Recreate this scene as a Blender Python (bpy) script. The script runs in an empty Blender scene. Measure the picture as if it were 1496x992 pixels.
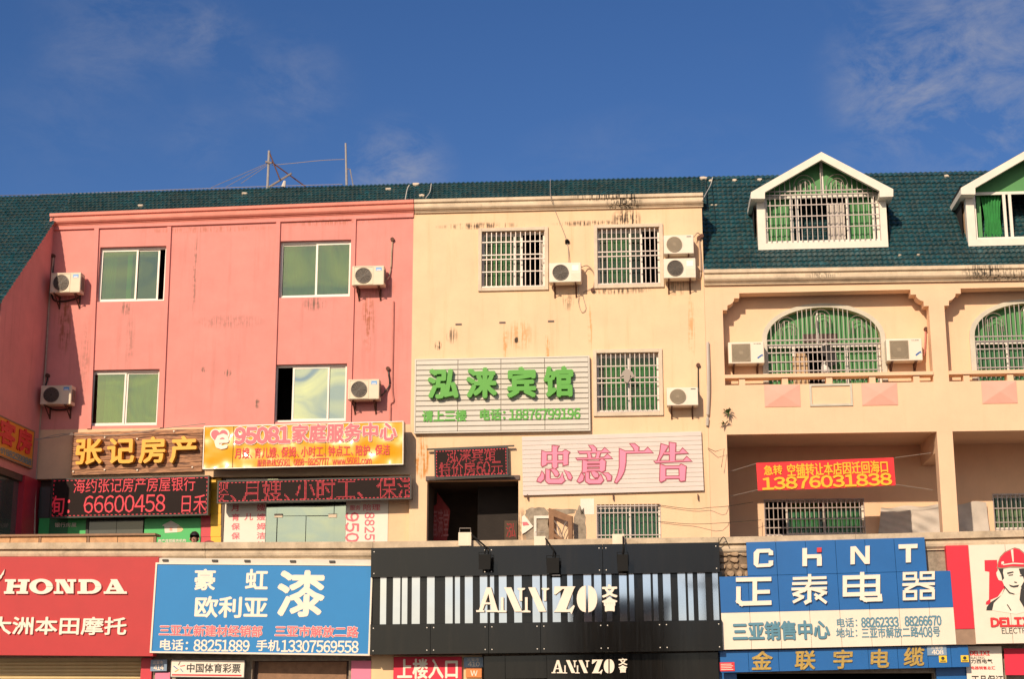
import bpy, bmesh, math, random
from mathutils import Vector, Matrix
random.seed(7)
S = bpy.context.scene
COL = S.collection
# ------------------------------------------------------------------ camera
FPX, DIST, EYE = 2300.0, 36.0, 1.6
VPX, VPY = 200.0, 544.0
TH = math.atan(VPY / FPX)
PS = math.atan(VPX * math.cos(TH) / FPX)
CAMP = Vector((0, -DIST, EYE))
FW = Vector((-math.sin(PS) * math.cos(TH), math.cos(PS) * math.cos(TH), math.sin(TH)))
RT = Vector((math.cos(PS), math.sin(PS), 0))
UP = RT.cross(FW)
cam = bpy.data.cameras.new('camera')
cam.sensor_width = 36
cam.lens = 36 * FPX / 1496
cam.clip_start = .1
cam.clip_end = 5000
camo = bpy.data.objects.new('camera', cam)
COL.objects.link(camo)
camo.matrix_world = Matrix.Translation(CAMP) @ Matrix((RT, UP, -FW)).transposed().to_4x4()
S.camera = camo
S.view_settings.view_transform = 'Standard'
S.view_settings.look = 'None'
S.view_settings.exposure = 0
S.view_settings.gamma = 1
S.cycles.max_bounces = 8
S.cycles.transparent_max_bounces = 12
S.cycles.caustics_reflective = False
S.cycles.caustics_refractive = False
S.cycles.use_denoising = True
# ------------------------------------------------------------------ light
TX, TZ = .34, .54                      # shadow run per metre of depth: sideways, down
sd = Vector((-TX, -1, TZ)).normalized()   # towards the sun
ELEV = math.asin(sd.z)
sun = bpy.data.lights.new('sun', 'SUN')
sun.energy = 4.2
sun.angle = math.radians(.53)
sun.color = (1, .80, .585)
suno = bpy.data.objects.new('sun', sun)
COL.objects.link(suno)
suno.rotation_euler = sd.to_track_quat('Z', 'Y').to_euler()
suno.location = (-20, -50, 40)
W = bpy.data.worlds.new('World')
S.world = W
W.use_nodes = True
nt = W.node_tree
for n in list(nt.nodes): nt.nodes.remove(n)
def N(nt, t, **k):
    n = nt.nodes.new(t)
    for a, b in k.items():
        if a.startswith('i_'):
            n.inputs[int(a[2:])].default_value = b
        else: setattr(n, a, b)
    return n
def L(nt, a, b): nt.links.new(a, b)
sky = N(nt, 'ShaderNodeTexSky', sky_type='NISHITA', sun_disc=False)
sky.sun_elevation = ELEV
sky.sun_rotation = math.atan2(sd.x, sd.y)
sky.air_density = 1.0; sky.dust_density = .35; sky.ozone_density = 2.2
hs = N(nt, 'ShaderNodeHueSaturation'); hs.inputs['Saturation'].default_value = 1.22; hs.inputs['Value'].default_value = .82
L(nt, sky.outputs[0], hs.inputs['Color'])
tc = N(nt, 'ShaderNodeTexCoord')
def mth(nt, op, a, b=None, clamp=False):
    n = N(nt, 'ShaderNodeMath', operation=op); n.use_clamp = clamp
    for i, x in enumerate((a, b)):
        if x is None: continue
        if isinstance(x, (int, float)): n.inputs[i].default_value = x
        else: L(nt, x, n.inputs[i])
    return n.outputs[0]
def ray(px, py):
    return (FW * FPX + RT * (px - 748) + UP * (496 - py)).normalized()
# direction towards the lit side of the sky, behind the camera
# wisps of high cloud: streaky noise, thicker round a few directions
mp = N(nt, 'ShaderNodeMapping'); mp.inputs['Scale'].default_value = (13, 6, 22); mp.inputs['Rotation'].default_value = (.1, .8, .3)
L(nt, tc.outputs['Generated'], mp.inputs[0])
nz = N(nt, 'ShaderNodeTexNoise'); nz.inputs['Scale'].default_value = 1.5; nz.inputs['Detail'].default_value = 10; nz.inputs['Roughness'].default_value = .66; nz.inputs['Distortion'].default_value = .35
L(nt, mp.outputs[0], nz.inputs[0])
mp2 = N(nt, 'ShaderNodeMapping'); mp2.inputs['Scale'].default_value = (1.3, 1.3, 2.4); mp2.inputs['Location'].default_value = (3.1, .4, 0)
L(nt, tc.outputs['Generated'], mp2.inputs[0])
nz2 = N(nt, 'ShaderNodeTexNoise'); nz2.inputs['Scale'].default_value = 1.5; nz2.inputs['Detail'].default_value = 3
L(nt, mp2.outputs[0], nz2.inputs[0])
tot = mth(nt, 'MULTIPLY', mth(nt, 'SUBTRACT', nz2.outputs[0], .56, True), 2.0)
for px, py, rad, amt in ((1455, 70, .095, .62), (1330, 100, .05, .40), (1290, 150, .035, .3), (170, 40, .05, .28), (300, 50, .03, .36), (425, 120, .04, .28), (580, 250, .034, .95), (290, 200, .03, .16), (100, 170, .05, .12), (1470, 200, .03, .3)):
    d = ray(px, py)
    vm = N(nt, 'ShaderNodeVectorMath', operation='DISTANCE')
    nrm = N(nt, 'ShaderNodeVectorMath', operation='NORMALIZE'); L(nt, tc.outputs['Generated'], nrm.inputs[0])
    L(nt, nrm.outputs[0], vm.inputs[0]); vm.inputs[1].default_value = d
    mr = N(nt, 'ShaderNodeMapRange', interpolation_type='SMOOTHSTEP')
    L(nt, vm.outputs['Value'], mr.inputs[0]); mr.inputs[1].default_value = 0; mr.inputs[2].default_value = rad * 1.3; mr.inputs[3].default_value = amt; mr.inputs[4].default_value = 0
    tot = mth(nt, 'ADD', tot, mr.outputs[0])
mr = N(nt, 'ShaderNodeMapRange'); L(nt, nz.outputs[0], mr.inputs[0]); mr.inputs[1].default_value = .40; mr.inputs[2].default_value = .80
cl = mth(nt, 'MULTIPLY', mr.outputs[0], tot, True)
# broken sunlit cloud towards the sun, as the glass and the mirror strips show it
nrm = N(nt, 'ShaderNodeVectorMath', operation='NORMALIZE'); L(nt, tc.outputs['Generated'], nrm.inputs[0])
sxyz = N(nt, 'ShaderNodeSeparateXYZ'); L(nt, nrm.outputs[0], sxyz.inputs[0])
back = N(nt, 'ShaderNodeMapRange', interpolation_type='SMOOTHSTEP'); L(nt, sxyz.outputs[1], back.inputs[0]); back.inputs[1].default_value = .2; back.inputs[2].default_value = -.65
low = N(nt, 'ShaderNodeMapRange', interpolation_type='SMOOTHSTEP'); L(nt, sxyz.outputs[2], low.inputs[0]); low.inputs[1].default_value = .75; low.inputs[2].default_value = .25
mp3 = N(nt, 'ShaderNodeMapping'); mp3.inputs['Scale'].default_value = (3, 3, 11); L(nt, tc.outputs['Generated'], mp3.inputs[0])
nz3 = N(nt, 'ShaderNodeTexNoise'); nz3.inputs['Scale'].default_value = 1.7; nz3.inputs['Detail'].default_value = 10; nz3.inputs['Roughness'].default_value = .6; nz3.inputs['Distortion'].default_value = .3; L(nt, mp3.outputs[0], nz3.inputs[0])
cb = N(nt, 'ShaderNodeMapRange', interpolation_type='SMOOTHSTEP'); L(nt, nz3.outputs[0], cb.inputs[0]); cb.inputs[1].default_value = .28; cb.inputs[2].default_value = .66
cb2 = mth(nt, 'MULTIPLY', mth(nt, 'MULTIPLY', back.outputs[0], low.outputs[0]), cb.outputs[0])
mix = N(nt, 'ShaderNodeMix', data_type='RGBA')
vmu = N(nt, 'ShaderNodeVectorMath', operation='MULTIPLY'); L(nt, hs.outputs[0], vmu.inputs[0]); vmu.inputs[1].default_value = (1.0, 1.04, 1.34)
L(nt, cl, mix.inputs[0]); L(nt, vmu.outputs[0], mix.inputs[6]); mix.inputs[7].default_value = (5.6, 5.5, 6.0, 1)
mixb = N(nt, 'ShaderNodeMix', data_type='RGBA'); L(nt, cb2, mixb.inputs[0]); L(nt, mix.outputs[2], mixb.inputs[6]); 
dsun = N(nt, 'ShaderNodeVectorMath', operation='DOT_PRODUCT'); L(nt, nrm.outputs[0], dsun.inputs[0]); dsun.inputs[1].default_value = sd
glo = N(nt, 'ShaderNodeMapRange', interpolation_type='SMOOTHSTEP'); L(nt, dsun.outputs['Value'], glo.inputs[0]); glo.inputs[1].default_value = .86; glo.inputs[2].default_value = .985
mixc = N(nt, 'ShaderNodeMix', data_type='RGBA'); L(nt, glo.outputs[0], mixc.inputs[0]); mixc.inputs[6].default_value = (8.6, 8.2, 7.6, 1); mixc.inputs[7].default_value = (30, 24, 13, 1); L(nt, mixc.outputs[2], mixb.inputs[7])
bg = N(nt, 'ShaderNodeBackground'); bg.inputs[1].default_value = .079
L(nt, mixb.outputs[2], bg.inputs[0])
wo = N(nt, 'ShaderNodeOutputWorld'); L(nt, bg.outputs[0], wo.inputs[0])

# ------------------------------------------------------------------ frames
class Frame:
    """a plane: local u (right), v (up), w (out of the wall)."""
    def __init__(s, o, ex, ez):
        s.o = Vector(o); s.ex = Vector(ex).normalized(); s.ez = (Vector(ez) - s.ex * Vector(ez).dot(s.ex)).normalized()
        s.n = s.ex.cross(s.ez)
        s.M = Matrix.Translation(s.o) @ Matrix((s.ex, s.ez, s.n)).transposed().to_4x4()
    def px(s, x, y, w=0):
        d = ray(x, y); o = s.o + s.n * w
        t = (o - CAMP).dot(s.n) / d.dot(s.n)
        q = CAMP + d * t - o
        return (q.dot(s.ex), q.dot(s.ez))
    def at(s, u, v, w=0): return s.o + s.ex * u + s.ez * v + s.n * w
def plane(Y): return Frame((0, Y, 0), (1, 0, 0), (0, 0, 1))
def wpt(x, y, Y):
    d = ray(x, y); t = (Y - CAMP.y) / d.y
    return CAMP + d * t
def qframe(tl, tr, bl, Y):
    a, b, c = wpt(*tl, Y), wpt(*tr, Y), wpt(*bl, Y)
    return Frame(c, b - a, a - c)
def R(F, x0, y0, x1, y1, w=0):
    """photo rectangle -> u0,u1,v0,v1 in frame F"""
    ym, xm = (y0 + y1) / 2, (x0 + x1) / 2
    return (F.px(x0, ym, w)[0], F.px(x1, ym, w)[0], F.px(xm, y1, w)[1], F.px(xm, y0, w)[1])
# ------------------------------------------------------------------ objects
WM = {}
def link(o, parent, M):
    COL.objects.link(o)
    if parent is not None:
        o.parent = parent
        o.matrix_basis = WM[parent.name].inverted() @ M
    else: o.matrix_basis = M
    WM[o.name] = M
def tag(o, label=None, cat=None, group=None, kind=None):
    if label: o['label'] = label
    if cat: o['category'] = cat
    if group: o['group'] = group
    if kind: o['kind'] = kind
    return o
def thing(name, label, cat, M, group=None):
    if isinstance(M, Frame): M = M.M
    elif not isinstance(M, Matrix): M = Matrix.Translation(Vector(M))
    o = bpy.data.objects.new(name, None); o.empty_display_size = .2
    link(o, None, M)
    return tag(o, label, cat, group)
I4 = Matrix.Identity(4)
class MB:
    def __init__(s): s.v = []; s.f = []
    def add(s, vs, fs):
        n = len(s.v); s.v += [tuple(p) for p in vs]; s.f += [tuple(i + n for i in f) for f in fs]; return s
    def box(s, a, b, c, d, e, f):
        """u a..b, v c..d, w e..f"""
        return s.add([(a, c, e), (b, c, e), (b, d, e), (a, d, e), (a, c, f), (b, c, f), (b, d, f), (a, d, f)],
                     [(0, 3, 2, 1), (4, 5, 6, 7), (0, 1, 5, 4), (1, 2, 6, 5), (2, 3, 7, 6), (3, 0, 4, 7)])
    def quad(s, p): return s.add(p, [tuple(range(len(p)))])
    def prism(s, pts, w0, w1):
        n = len(pts)
        ar = sum(pts[i][0] * pts[(i + 1) % n][1] - pts[(i + 1) % n][0] * pts[i][1] for i in range(n))
        if ar < 0: pts = pts[::-1]
        vs = [(x, y, w0) for x, y in pts] + [(x, y, w1) for x, y in pts]
        return s.add(vs, [tuple(range(n))[::-1], tuple(range(n, 2 * n))] + [(i, (i + 1) % n, (i + 1) % n + n, i + n) for i in range(n)])
    def tube(s, pts, r, k=6, r1=None):
        pts = [Vector(p) for p in pts]; n = len(pts); base = len(s.v)
        for i, p in enumerate(pts):
            t = (pts[min(i + 1, n - 1)] - pts[max(i - 1, 0)]).normalized()
            a = t.cross(Vector((0, 0, 1)));
            if a.length < .1: a = t.cross(Vector((1, 0, 0)))
            a.normalize(); b = t.cross(a)
            rr = r if r1 is None else r + (r1 - r) * i / max(1, n - 1)
            for j in range(k):
                an = 2 * math.pi * j / k
                s.v.append(tuple(p + a * math.cos(an) * rr + b * math.sin(an) * rr))
        for i in range(n - 1):
            for j in range(k):
                q = (j + 1) % k
                s.f.append((base + i * k + j, base + i * k + q, base + (i + 1) * k + q, base + (i + 1) * k + j))
        s.f.append(tuple(base + j for j in range(k))[::-1]); s.f.append(tuple(base + (n - 1) * k + j for j in range(k)))
        return s
    def disc(s, u, v, r, w0, w1, k=20): return s.prism([(u + r * math.cos(2 * math.pi * i / k), v + r * math.sin(2 * math.pi * i / k)) for i in range(k)], w0, w1)
    def ring(s, u, v, r0, r1, w0, w1, k=24):
        for i in range(k):
            a, b = 2 * math.pi * i / k, 2 * math.pi * (i + 1) / k
            s.prism([(u + r0 * math.cos(a), v + r0 * math.sin(a)), (u + r1 * math.cos(a), v + r1 * math.sin(a)), (u + r1 * math.cos(b), v + r1 * math.sin(b)), (u + r0 * math.cos(b), v + r0 * math.sin(b))], w0, w1)
        return s
    def sweep(s, path, prof, side=Vector((0, -1, 0)), up=Vector((0, 0, 1))):
        base = len(s.v); k = len(prof)
        for p in path:
            for a, b in prof: s.v.append(tuple(Vector(p) + side * a + up * b))
        for i in range(len(path) - 1):
            for j in range(k - 1):
                s.f.append((base + i * k + j, base + (i + 1) * k + j, base + (i + 1) * k + j + 1, base + i * k + j + 1))
        s.f.append(tuple(base + j for j in range(k))); s.f.append(tuple(base + (len(path) - 1) * k + j for j in range(k))[::-1])
        return s
    def mesh(s, name, mat, bevel=0, smooth=False):
        me = bpy.data.meshes.new(name); me.from_pydata(s.v, [], s.f)
        me.materials.append(M[mat] if isinstance(mat, str) else mat)
        bm = bmesh.new(); bm.from_mesh(me)
        if bevel: bmesh.ops.bevel(bm, geom=bm.edges[:], offset=bevel, segments=2, affect='EDGES', profile=.5)
        bmesh.ops.recalc_face_normals(bm, faces=bm.faces[:])
        bm.to_mesh(me); bm.free()
        if smooth:
            for p in me.polygons: p.use_smooth = True
        return me
    def build(s, name, mat, parent=None, F=None, bevel=0, smooth=False):
        return obj(name, s.mesh(name, mat, bevel, smooth), parent, F)
def obj(name, me, parent=None, F=None):
    o = bpy.data.objects.new(name, me)
    if F is None: mm = I4
    elif isinstance(F, Frame): mm = F.M
    else: mm = F
    link(o, parent, mm)
    return o
CACHE = {}
def cached(key, fn):
    if key not in CACHE: CACHE[key] = fn()
    return CACHE[key]
# ------------------------------------------------------------------ materials
M = {}
def mat(name, col, rough=.6, metal=0, var=.12, vs=3.0, bump=.0, bs=60, emit=0, coat=0, streak=0, alt=None, grime=0):
    m = bpy.data.materials.new(name); m.use_nodes = True; nt = m.node_tree
    b = nt.nodes['Principled BSDF']
    b.inputs['Roughness'].default_value = rough; b.inputs['Metallic'].default_value = metal
    if coat: b.inputs['Coat Weight'].default_value = coat; b.inputs['Coat Roughness'].default_value = .08
    tc = N(nt, 'ShaderNodeTexCoord')
    col = tuple(col) + (1,)
    out = None
    if var:
        n = N(nt, 'ShaderNodeTexNoise'); n.inputs['Scale'].default_value = vs; n.inputs['Detail'].default_value = 6; n.inputs['Roughness'].default_value = .65
        L(nt, tc.outputs['Object'], n.inputs[0])
        r = N(nt, 'ShaderNodeMapRange'); L(nt, n.outputs[0], r.inputs[0]); r.inputs[1].default_value = .3; r.inputs[2].default_value = .7; r.inputs[3].default_value = 1 - var; r.inputs[4].default_value = 1 + var * .55
        mx = N(nt, 'ShaderNodeVectorMath', operation='SCALE'); mx.inputs[0].default_value = col[:3]; L(nt, r.outputs[0], mx.inputs[3])
        out = mx.outputs[0]
    else:
        rgb = N(nt, 'ShaderNodeRGB'); rgb.outputs[0].default_value = col; out = rgb.outputs[0]
    def blend(out, fac, c):
        x = N(nt, 'ShaderNodeMix', data_type='RGBA'); L(nt, fac, x.inputs[0]); L(nt, out, x.inputs[6]); x.inputs[7].default_value = tuple(c) + (1,)
        return x.outputs[2]
    if streak:   # run-down dirt streaks
        mp = N(nt, 'ShaderNodeMapping'); mp.inputs['Scale'].default_value = (3.2, 3.2, .22) if streak > 0 else (3.2, .22, 3.2)
        L(nt, tc.outputs['Object'], mp.inputs[0])
        n = N(nt, 'ShaderNodeTexNoise'); n.inputs['Scale'].default_value = 1.6; n.inputs['Detail'].default_value = 6; n.inputs['Roughness'].default_value = .7
        L(nt, mp.outputs[0], n.inputs[0])
        r = N(nt, 'ShaderNodeMapRange', interpolation_type='SMOOTHSTEP'); L(nt, n.outputs[0], r.inputs[0]); r.inputs[1].default_value = .5; r.inputs[2].default_value = .82; r.inputs[3].default_value = 0; r.inputs[4].default_value = abs(streak)
        out = blend(out, r.outputs[0], alt or (.30, .21, .12))
    if bump and var and name.endswith('_paint'):   # patchy repainting and fine dirt
        n = N(nt, 'ShaderNodeTexNoise'); n.inputs['Scale'].default_value = 26; n.inputs['Detail'].default_value = 8; n.inputs['Roughness'].default_value = .8; L(nt, tc.outputs['Object'], n.inputs[0])
        r = N(nt, 'ShaderNodeMapRange'); L(nt, n.outputs[0], r.inputs[0]); r.inputs[1].default_value = .56; r.inputs[2].default_value = .75; r.inputs[3].default_value = 0; r.inputs[4].default_value = .45
        out = blend(out, r.outputs[0], tuple(c * .55 for c in col[:3]))
    if grime:    # blotchy mould
        n = N(nt, 'ShaderNodeTexNoise'); n.inputs['Scale'].default_value = 2.2; n.inputs['Detail'].default_value = 9; n.inputs['Roughness'].default_value = .75
        L(nt, tc.outputs['Object'], n.inputs[0])
        r = N(nt, 'ShaderNodeMapRange', interpolation_type='SMOOTHSTEP'); L(nt, n.outputs[0], r.inputs[0]); r.inputs[1].default_value = .55; r.inputs[2].default_value = .72; r.inputs[3].default_value = 0; r.inputs[4].default_value = grime
        out = blend(out, r.outputs[0], (.09, .075, .05))
    L(nt, out, b.inputs['Base Color'])
    if bump:
        n = N(nt, 'ShaderNodeTexNoise'); n.inputs['Scale'].default_value = bs; n.inputs['Detail'].default_value = 5
        L(nt, tc.outputs['Object'], n.inputs[0])
        bp = N(nt, 'ShaderNodeBump'); bp.inputs['Strength'].default_value = bump; bp.inputs['Distance'].default_value = .01
        L(nt, n.outputs[0], bp.inputs['Height']); L(nt, bp.outputs[0], b.inputs['Normal'])
    if emit:
        b.inputs['Emission Color'].default_value = col; b.inputs['Emission Strength'].default_value = emit
    M[name] = m
    return m, nt, b, out, tc
def spots(res, lst, c, ax=1):
    """stains with a place of their own: lst of (x,z,rx,rz,amount) in object x/z metres"""
    m, nt, b, out, tc = res
    sp = N(nt, 'ShaderNodeSeparateXYZ'); L(nt, tc.outputs['Object'], sp.inputs[0])
    mp = N(nt, 'ShaderNodeMapping'); mp.inputs['Scale'].default_value = (26, 1.0, 26) if ax == 1 else (26, 26, 1.0); L(nt, tc.outputs['Object'], mp.inputs[0])
    n = N(nt, 'ShaderNodeTexNoise'); n.inputs['Scale'].default_value = 1.2; n.inputs['Detail'].default_value = 5; L(nt, mp.outputs[0], n.inputs[0])
    n2 = N(nt, 'ShaderNodeTexNoise'); n2.inputs['Scale'].default_value = 9; n2.inputs['Detail'].default_value = 6; L(nt, tc.outputs['Object'], n2.inputs[0])
    r = N(nt, 'ShaderNodeMapRange', interpolation_type='SMOOTHSTEP'); L(nt, mth(nt, 'MULTIPLY', n.outputs[0], mth(nt, 'ADD', n2.outputs[0], .5)), r.inputs[0]); r.inputs[1].default_value = .42; r.inputs[2].default_value = .62
    tot = None
    for x, z, rx, rz, a in lst:
        dx = mth(nt, 'DIVIDE', mth(nt, 'SUBTRACT', sp.outputs[0], x), rx); dz = mth(nt, 'DIVIDE', mth(nt, 'SUBTRACT', sp.outputs[ax], z), rz)
        q = mth(nt, 'ADD', mth(nt, 'MULTIPLY', dx, dx), mth(nt, 'MULTIPLY', dz, dz))
        g = mth(nt, 'MULTIPLY', mth(nt, 'SUBTRACT', 1, q, True), a)
        tot = g if tot is None else mth(nt, 'MAXIMUM', tot, g)
    f = mth(nt, 'MULTIPLY', mth(nt, 'MULTIPLY', tot, 1.6), r.outputs[0], True)
    x = N(nt, 'ShaderNodeMix', data_type='RGBA'); L(nt, f, x.inputs[0]); L(nt, out, x.inputs[6]); x.inputs[7].default_value = tuple(c) + (1,)
    L(nt, x.outputs[2], b.inputs['Base Color'])
    return (m, nt, b, x.outputs[2], tc)
def stain(px, py, rx, rz, a, Y=0):
    p = wpt(px, py, Y); return (p.x, p.z, rx / 62, rz / 62, a)
r_ = mat('pink_paint', (.76, .295, .262), .8, var=.10, vs=1.3, bump=.35, bs=45, streak=-.5, alt=(.46, .17, .14))
r_ = spots(r_, [stain(298, 540, 5, 5, 1.3), stain(333, 545, 6, 6, 1.3), stain(376, 590, 6, 8, 1), stain(185, 450, 12, 14, .6), stain(190, 500, 8, 60, .3), stain(335, 470, 60, 12, .35), stain(460, 444, 20, 12, .6), stain(125, 520, 10, 70, .3), stain(285, 400, 4, 70, .6)], (.22, .13, .10))
r_ = spots(r_, [stain(538, 470, 12, 50, .8), stain(95, 470, 12, 60, .8), stain(560, 420, 20, 20, .5), stain(300, 335, 120, 6, .4), stain(480, 325, 80, 6, .4)], (.45, .15, .09))
r_ = mat('cream_paint', (.87, .605, .385), .8, var=.08, vs=1.2, bump=.3, bs=45, streak=-.45, alt=(.66, .36, .15))
r_ = spots(r_, [stain(760, 490, 22, 26, .42), stain(800, 505, 4, 30, .9), stain(738, 500, 4, 34, .6), stain(862, 480, 4, 40, .5), stain(1010, 480, 6, 60, .4), stain(617, 672, 12, 30, 1.4), stain(612, 640, 14, 50, .3)], (.62, .27, .07))
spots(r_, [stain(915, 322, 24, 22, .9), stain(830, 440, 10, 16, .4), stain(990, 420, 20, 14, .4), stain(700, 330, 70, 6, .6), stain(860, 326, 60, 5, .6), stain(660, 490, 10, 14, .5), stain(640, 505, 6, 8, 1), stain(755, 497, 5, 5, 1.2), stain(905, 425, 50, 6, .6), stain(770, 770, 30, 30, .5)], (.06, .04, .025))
mat('band_paint', (.85, .58, .36), .8, var=.10, vs=1.5, bump=.3, streak=-.3, alt=(.5, .3, .13))
mat('peach_paint', (.86, .585, .385), .8, var=.07, vs=1.1, bump=.3, bs=45, streak=-.2, alt=(.6, .36, .19))
mat('pink_tile', (.86, .43, .34), .7, var=.06)
r_ = mat('cornice', (.72, .58, .42), .85, var=.25, vs=2.5, bump=.5, bs=30, grime=.35, streak=.3)
spots(r_, [stain(912, 300, 28, 30, 1.0), stain(880, 290, 50, 8, .7), stain(1440, 400, 40, 14, .7), stain(1200, 405, 30, 6, .4), stain(1470, 405, 50, 10, .6)], (.05, .04, .03), 2)
mat('pink_cornice', (.80, .29, .225), .8, var=.14, vs=3, bump=.4, grime=.12)
mat('surround', (.72, .60, .46), .85, var=.15, vs=4, bump=.4, grime=.15)
mat('arch_surround', (.62, .58, .48), .8, var=.12, vs=4, bump=.3)
mat('concrete', (.62, .50, .36), .9, var=.3, vs=3, bump=.7, bs=25, grime=.5, streak=.35)
mat('concrete_raw', (.36, .30, .23), .95, var=.4, vs=6, bump=.9, bs=25, grime=.6)
mat('white_trim', (.84, .78, .68), .7, var=.08, vs=3, bump=.25, grime=.12)
mat('aluminium', (.72, .68, .62), .45, metal=.0, var=.06)
mat('white_frame', (.85, .80, .72), .4, var=.05)
mat('steel_bar', (.46, .39, .36), .4, metal=.5, var=.12)
mat('bronze_frame', (.10, .06, .05), .5, var=.1)
mat('red_bar', (.40, .12, .12), .5, metal=.2, var=.1)
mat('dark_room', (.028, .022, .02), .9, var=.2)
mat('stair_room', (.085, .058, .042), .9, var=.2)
mat('curtain_green', (.035, .27, .065), .8, var=.25, vs=5)
mat('curtain_teal', (.06, .20, .09), .8, var=.25, vs=5)
mat('curtain_grey', (.30, .33, .22), .8, var=.25, vs=5)
mat('curtain_white', (.62, .56, .50), .8, var=.2, vs=5)
mat('board_green', (.085, .29, .095), .6, var=.12, vs=2)
mat('ac_body', (.74, .64, .48), .5, var=.08, vs=3, streak=.0)
mat('ac_white', (.84, .74, .61), .45, var=.06, vs=3)
mat('ac_grille', (.16, .13, .11), .5, metal=.3, var=.2)
mat('ac_louvre', (.40, .32, .22), .5, var=.15)
mat('fan', (.05, .045, .04), .5, var=.2)
mat('badge_blue', (.10, .35, .75), .4, var=.1)
mat('badge_white', (.85, .85, .85), .4, var=.05)
mat('rusty_iron', (.13, .055, .035), .7, metal=.3, var=.3, vs=20, bump=.3)
mat('pipe', (.50, .36, .26), .6, var=.2, vs=9)
mat('pipe_pink', (.62, .24, .20), .6, var=.2, vs=9)
mat('cable', (.03, .025, .02), .5, var=0)
mat('cable_grey', (.35, .30, .26), .5, var=0)
mat('galvanised', (.50, .46, .42), .4, metal=.6, var=.15, vs=15)
mat('led_black', (.018, .010, .009), .7, var=.1); M['led_black'].node_tree.nodes['Principled BSDF'].inputs['Specular IOR Level'].default_value = .2
mat('led_frame', (.02, .017, .016), .35, var=.1, coat=.3)
mat('led_red', (.62, .015, .04), .5, var=0, emit=.24)
mat('letter_green', (.075, .37, .028), .45, var=.06)
mat('letter_yellow', (.86, .42, .012), .35, var=.05, coat=.3)
mat('letter_white', (.90, .80, .68), .5, var=.05, vs=2)
mat('letter_pink', (.93, .27, .42), .6, var=.04)
mat('letter_pink_edge', (.36, .08, .12), .6, var=.04)
mat('letter_red', (.74, .03, .04), .5, var=.05)
mat('letter_rose', (.80, .15, .19), .5, var=.05)
mat('letter_gold', (.62, .42, .12), .35, metal=.5, var=.3, vs=18)
mat('letter_steel', (.10, .26, .36), .4, var=.05)
mat('letter_dark', (.03, .03, .03), .5, var=0)
mat('letter_edge', (.32, .25, .18), .5, var=.05)
mat('sign_red', (.50, .022, .028), .55, var=.07, vs=1.5, streak=-.12, alt=(.4, .03, .03))
mat('sign_blue', (.012, .225, .57), .6, var=.06, vs=.8, bump=.15, bs=3)
mat('panel_blue', (.010, .13, .42), .35, var=.07, vs=2, coat=.2)
mat('panel_white', (.86, .76, .63), .45, var=.05, vs=2, streak=-.12, alt=(.55, .45, .33))
mat('panel_red', (.80, .02, .05), .5, var=.05)
mat('panel_brown', (.34, .22, .15), .7, var=.2, vs=4)
mat('mirror', (.90, .92, .94), .05, metal=1, var=.05, vs=3)
mat('slat_white', (.66, .62, .55), .5, var=.08, vs=3)
mat('mesh_sign', (.74, .64, .60), .7, var=.06, vs=2)
mat('wood_frame', (.28, .15, .08), .6, var=.25, vs=8)
mat('bench_wood', (.62, .34, .16), .6, var=.3, vs=6)
mat('green_panel', (.05, .50, .13), .4, var=.06)
mat('green_dark', (.012, .17, .06), .4, var=.06)
mat('grey_panel', (.16, .15, .14), .3, var=.1)
mat('glass_grey', (.08, .085, .08), .08, var=.1, coat=.5)
mat('column_red', (.62, .035, .06), .4, var=.08)
mat('column_yellow', (.90, .50, .02), .4, var=.05)
mat('tile_cream', (.82, .58, .33), .35, var=.06)
mat('shutter', (.66, .52, .28), .5, var=.12, vs=2)
mat('pink_wall', (.80, .22, .36), .6, var=.06)
mat('banner_red', (.80, .02, .03), .6, var=.08)
mat('banner_crimson', (.70, .02, .06), .6, var=.06)
mat('banner_yellow', (.92, .48, .02), .6, var=.04)
mat('cloth_grey', (.60, .54, .48), .9, var=.12, vs=3)
mat('cardboard', (.60, .40, .22), .8, var=.1)
mat('black_cloth', (.02, .02, .022), .8, var=.2)
mat('white_cloth', (.75, .72, .68), .8, var=.1)
mat('skin', (.50, .26, .17), .55, var=.05)
mat('hair', (.012, .010, .010), .45, var=.2, bump=.5)
mat('shirt', (.30, .05, .05), .8, var=.1)
mat('stone', (.44, .31, .20), .9, var=.35, vs=6, bump=.8, bs=20)
mat('mortar', (.22, .16, .11), .95, var=.3, vs=6, bump=.8)
mat('leaf', (.06, .12, .025), .6, var=.4, vs=5)
mat('bark', (.10, .07, .05), .9, var=.3, vs=8, bump=.6)
mat('asphalt', (.05, .048, .046), .9, var=.2, vs=2, bump=.5)
mat('paving', (.28, .25, .22), .85, var=.2, vs=1, bump=.4)
mat('kerb', (.36, .33, .30), .85, var=.2)
mat('road_white', (.72, .70, .66), .7, var=.15)
mat('far_wall', (.10, .085, .075), .9, var=.2, vs=.4)
mat('plate_blue', (.22, .33, .48), .4, var=.1)
mat('plate_orange', (.85, .25, .06), .5, var=.1)
mat('sticker_yellow', (.90, .60, .03), .5, var=.05)
mat('black_gloss', (.022, .020, .019), .14, var=.1, vs=2, coat=.3)
mat('lamp_black', (.01, .01, .01), .7, var=.1); M['lamp_black'].node_tree.nodes['Principled BSDF'].inputs['Specular IOR Level'].default_value = .15
mat('ballast', (.85, .74, .58), .5, var=.08, streak=-.3, alt=(.6, .3, .1))
mat('paper_white', (.86, .78, .68), .6, var=.04)
mat('red_paper', (.28, .012, .012), .6, var=.15, vs=10)
mat('chair_red', (.22, .02, .02), .5, var=.1)
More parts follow.
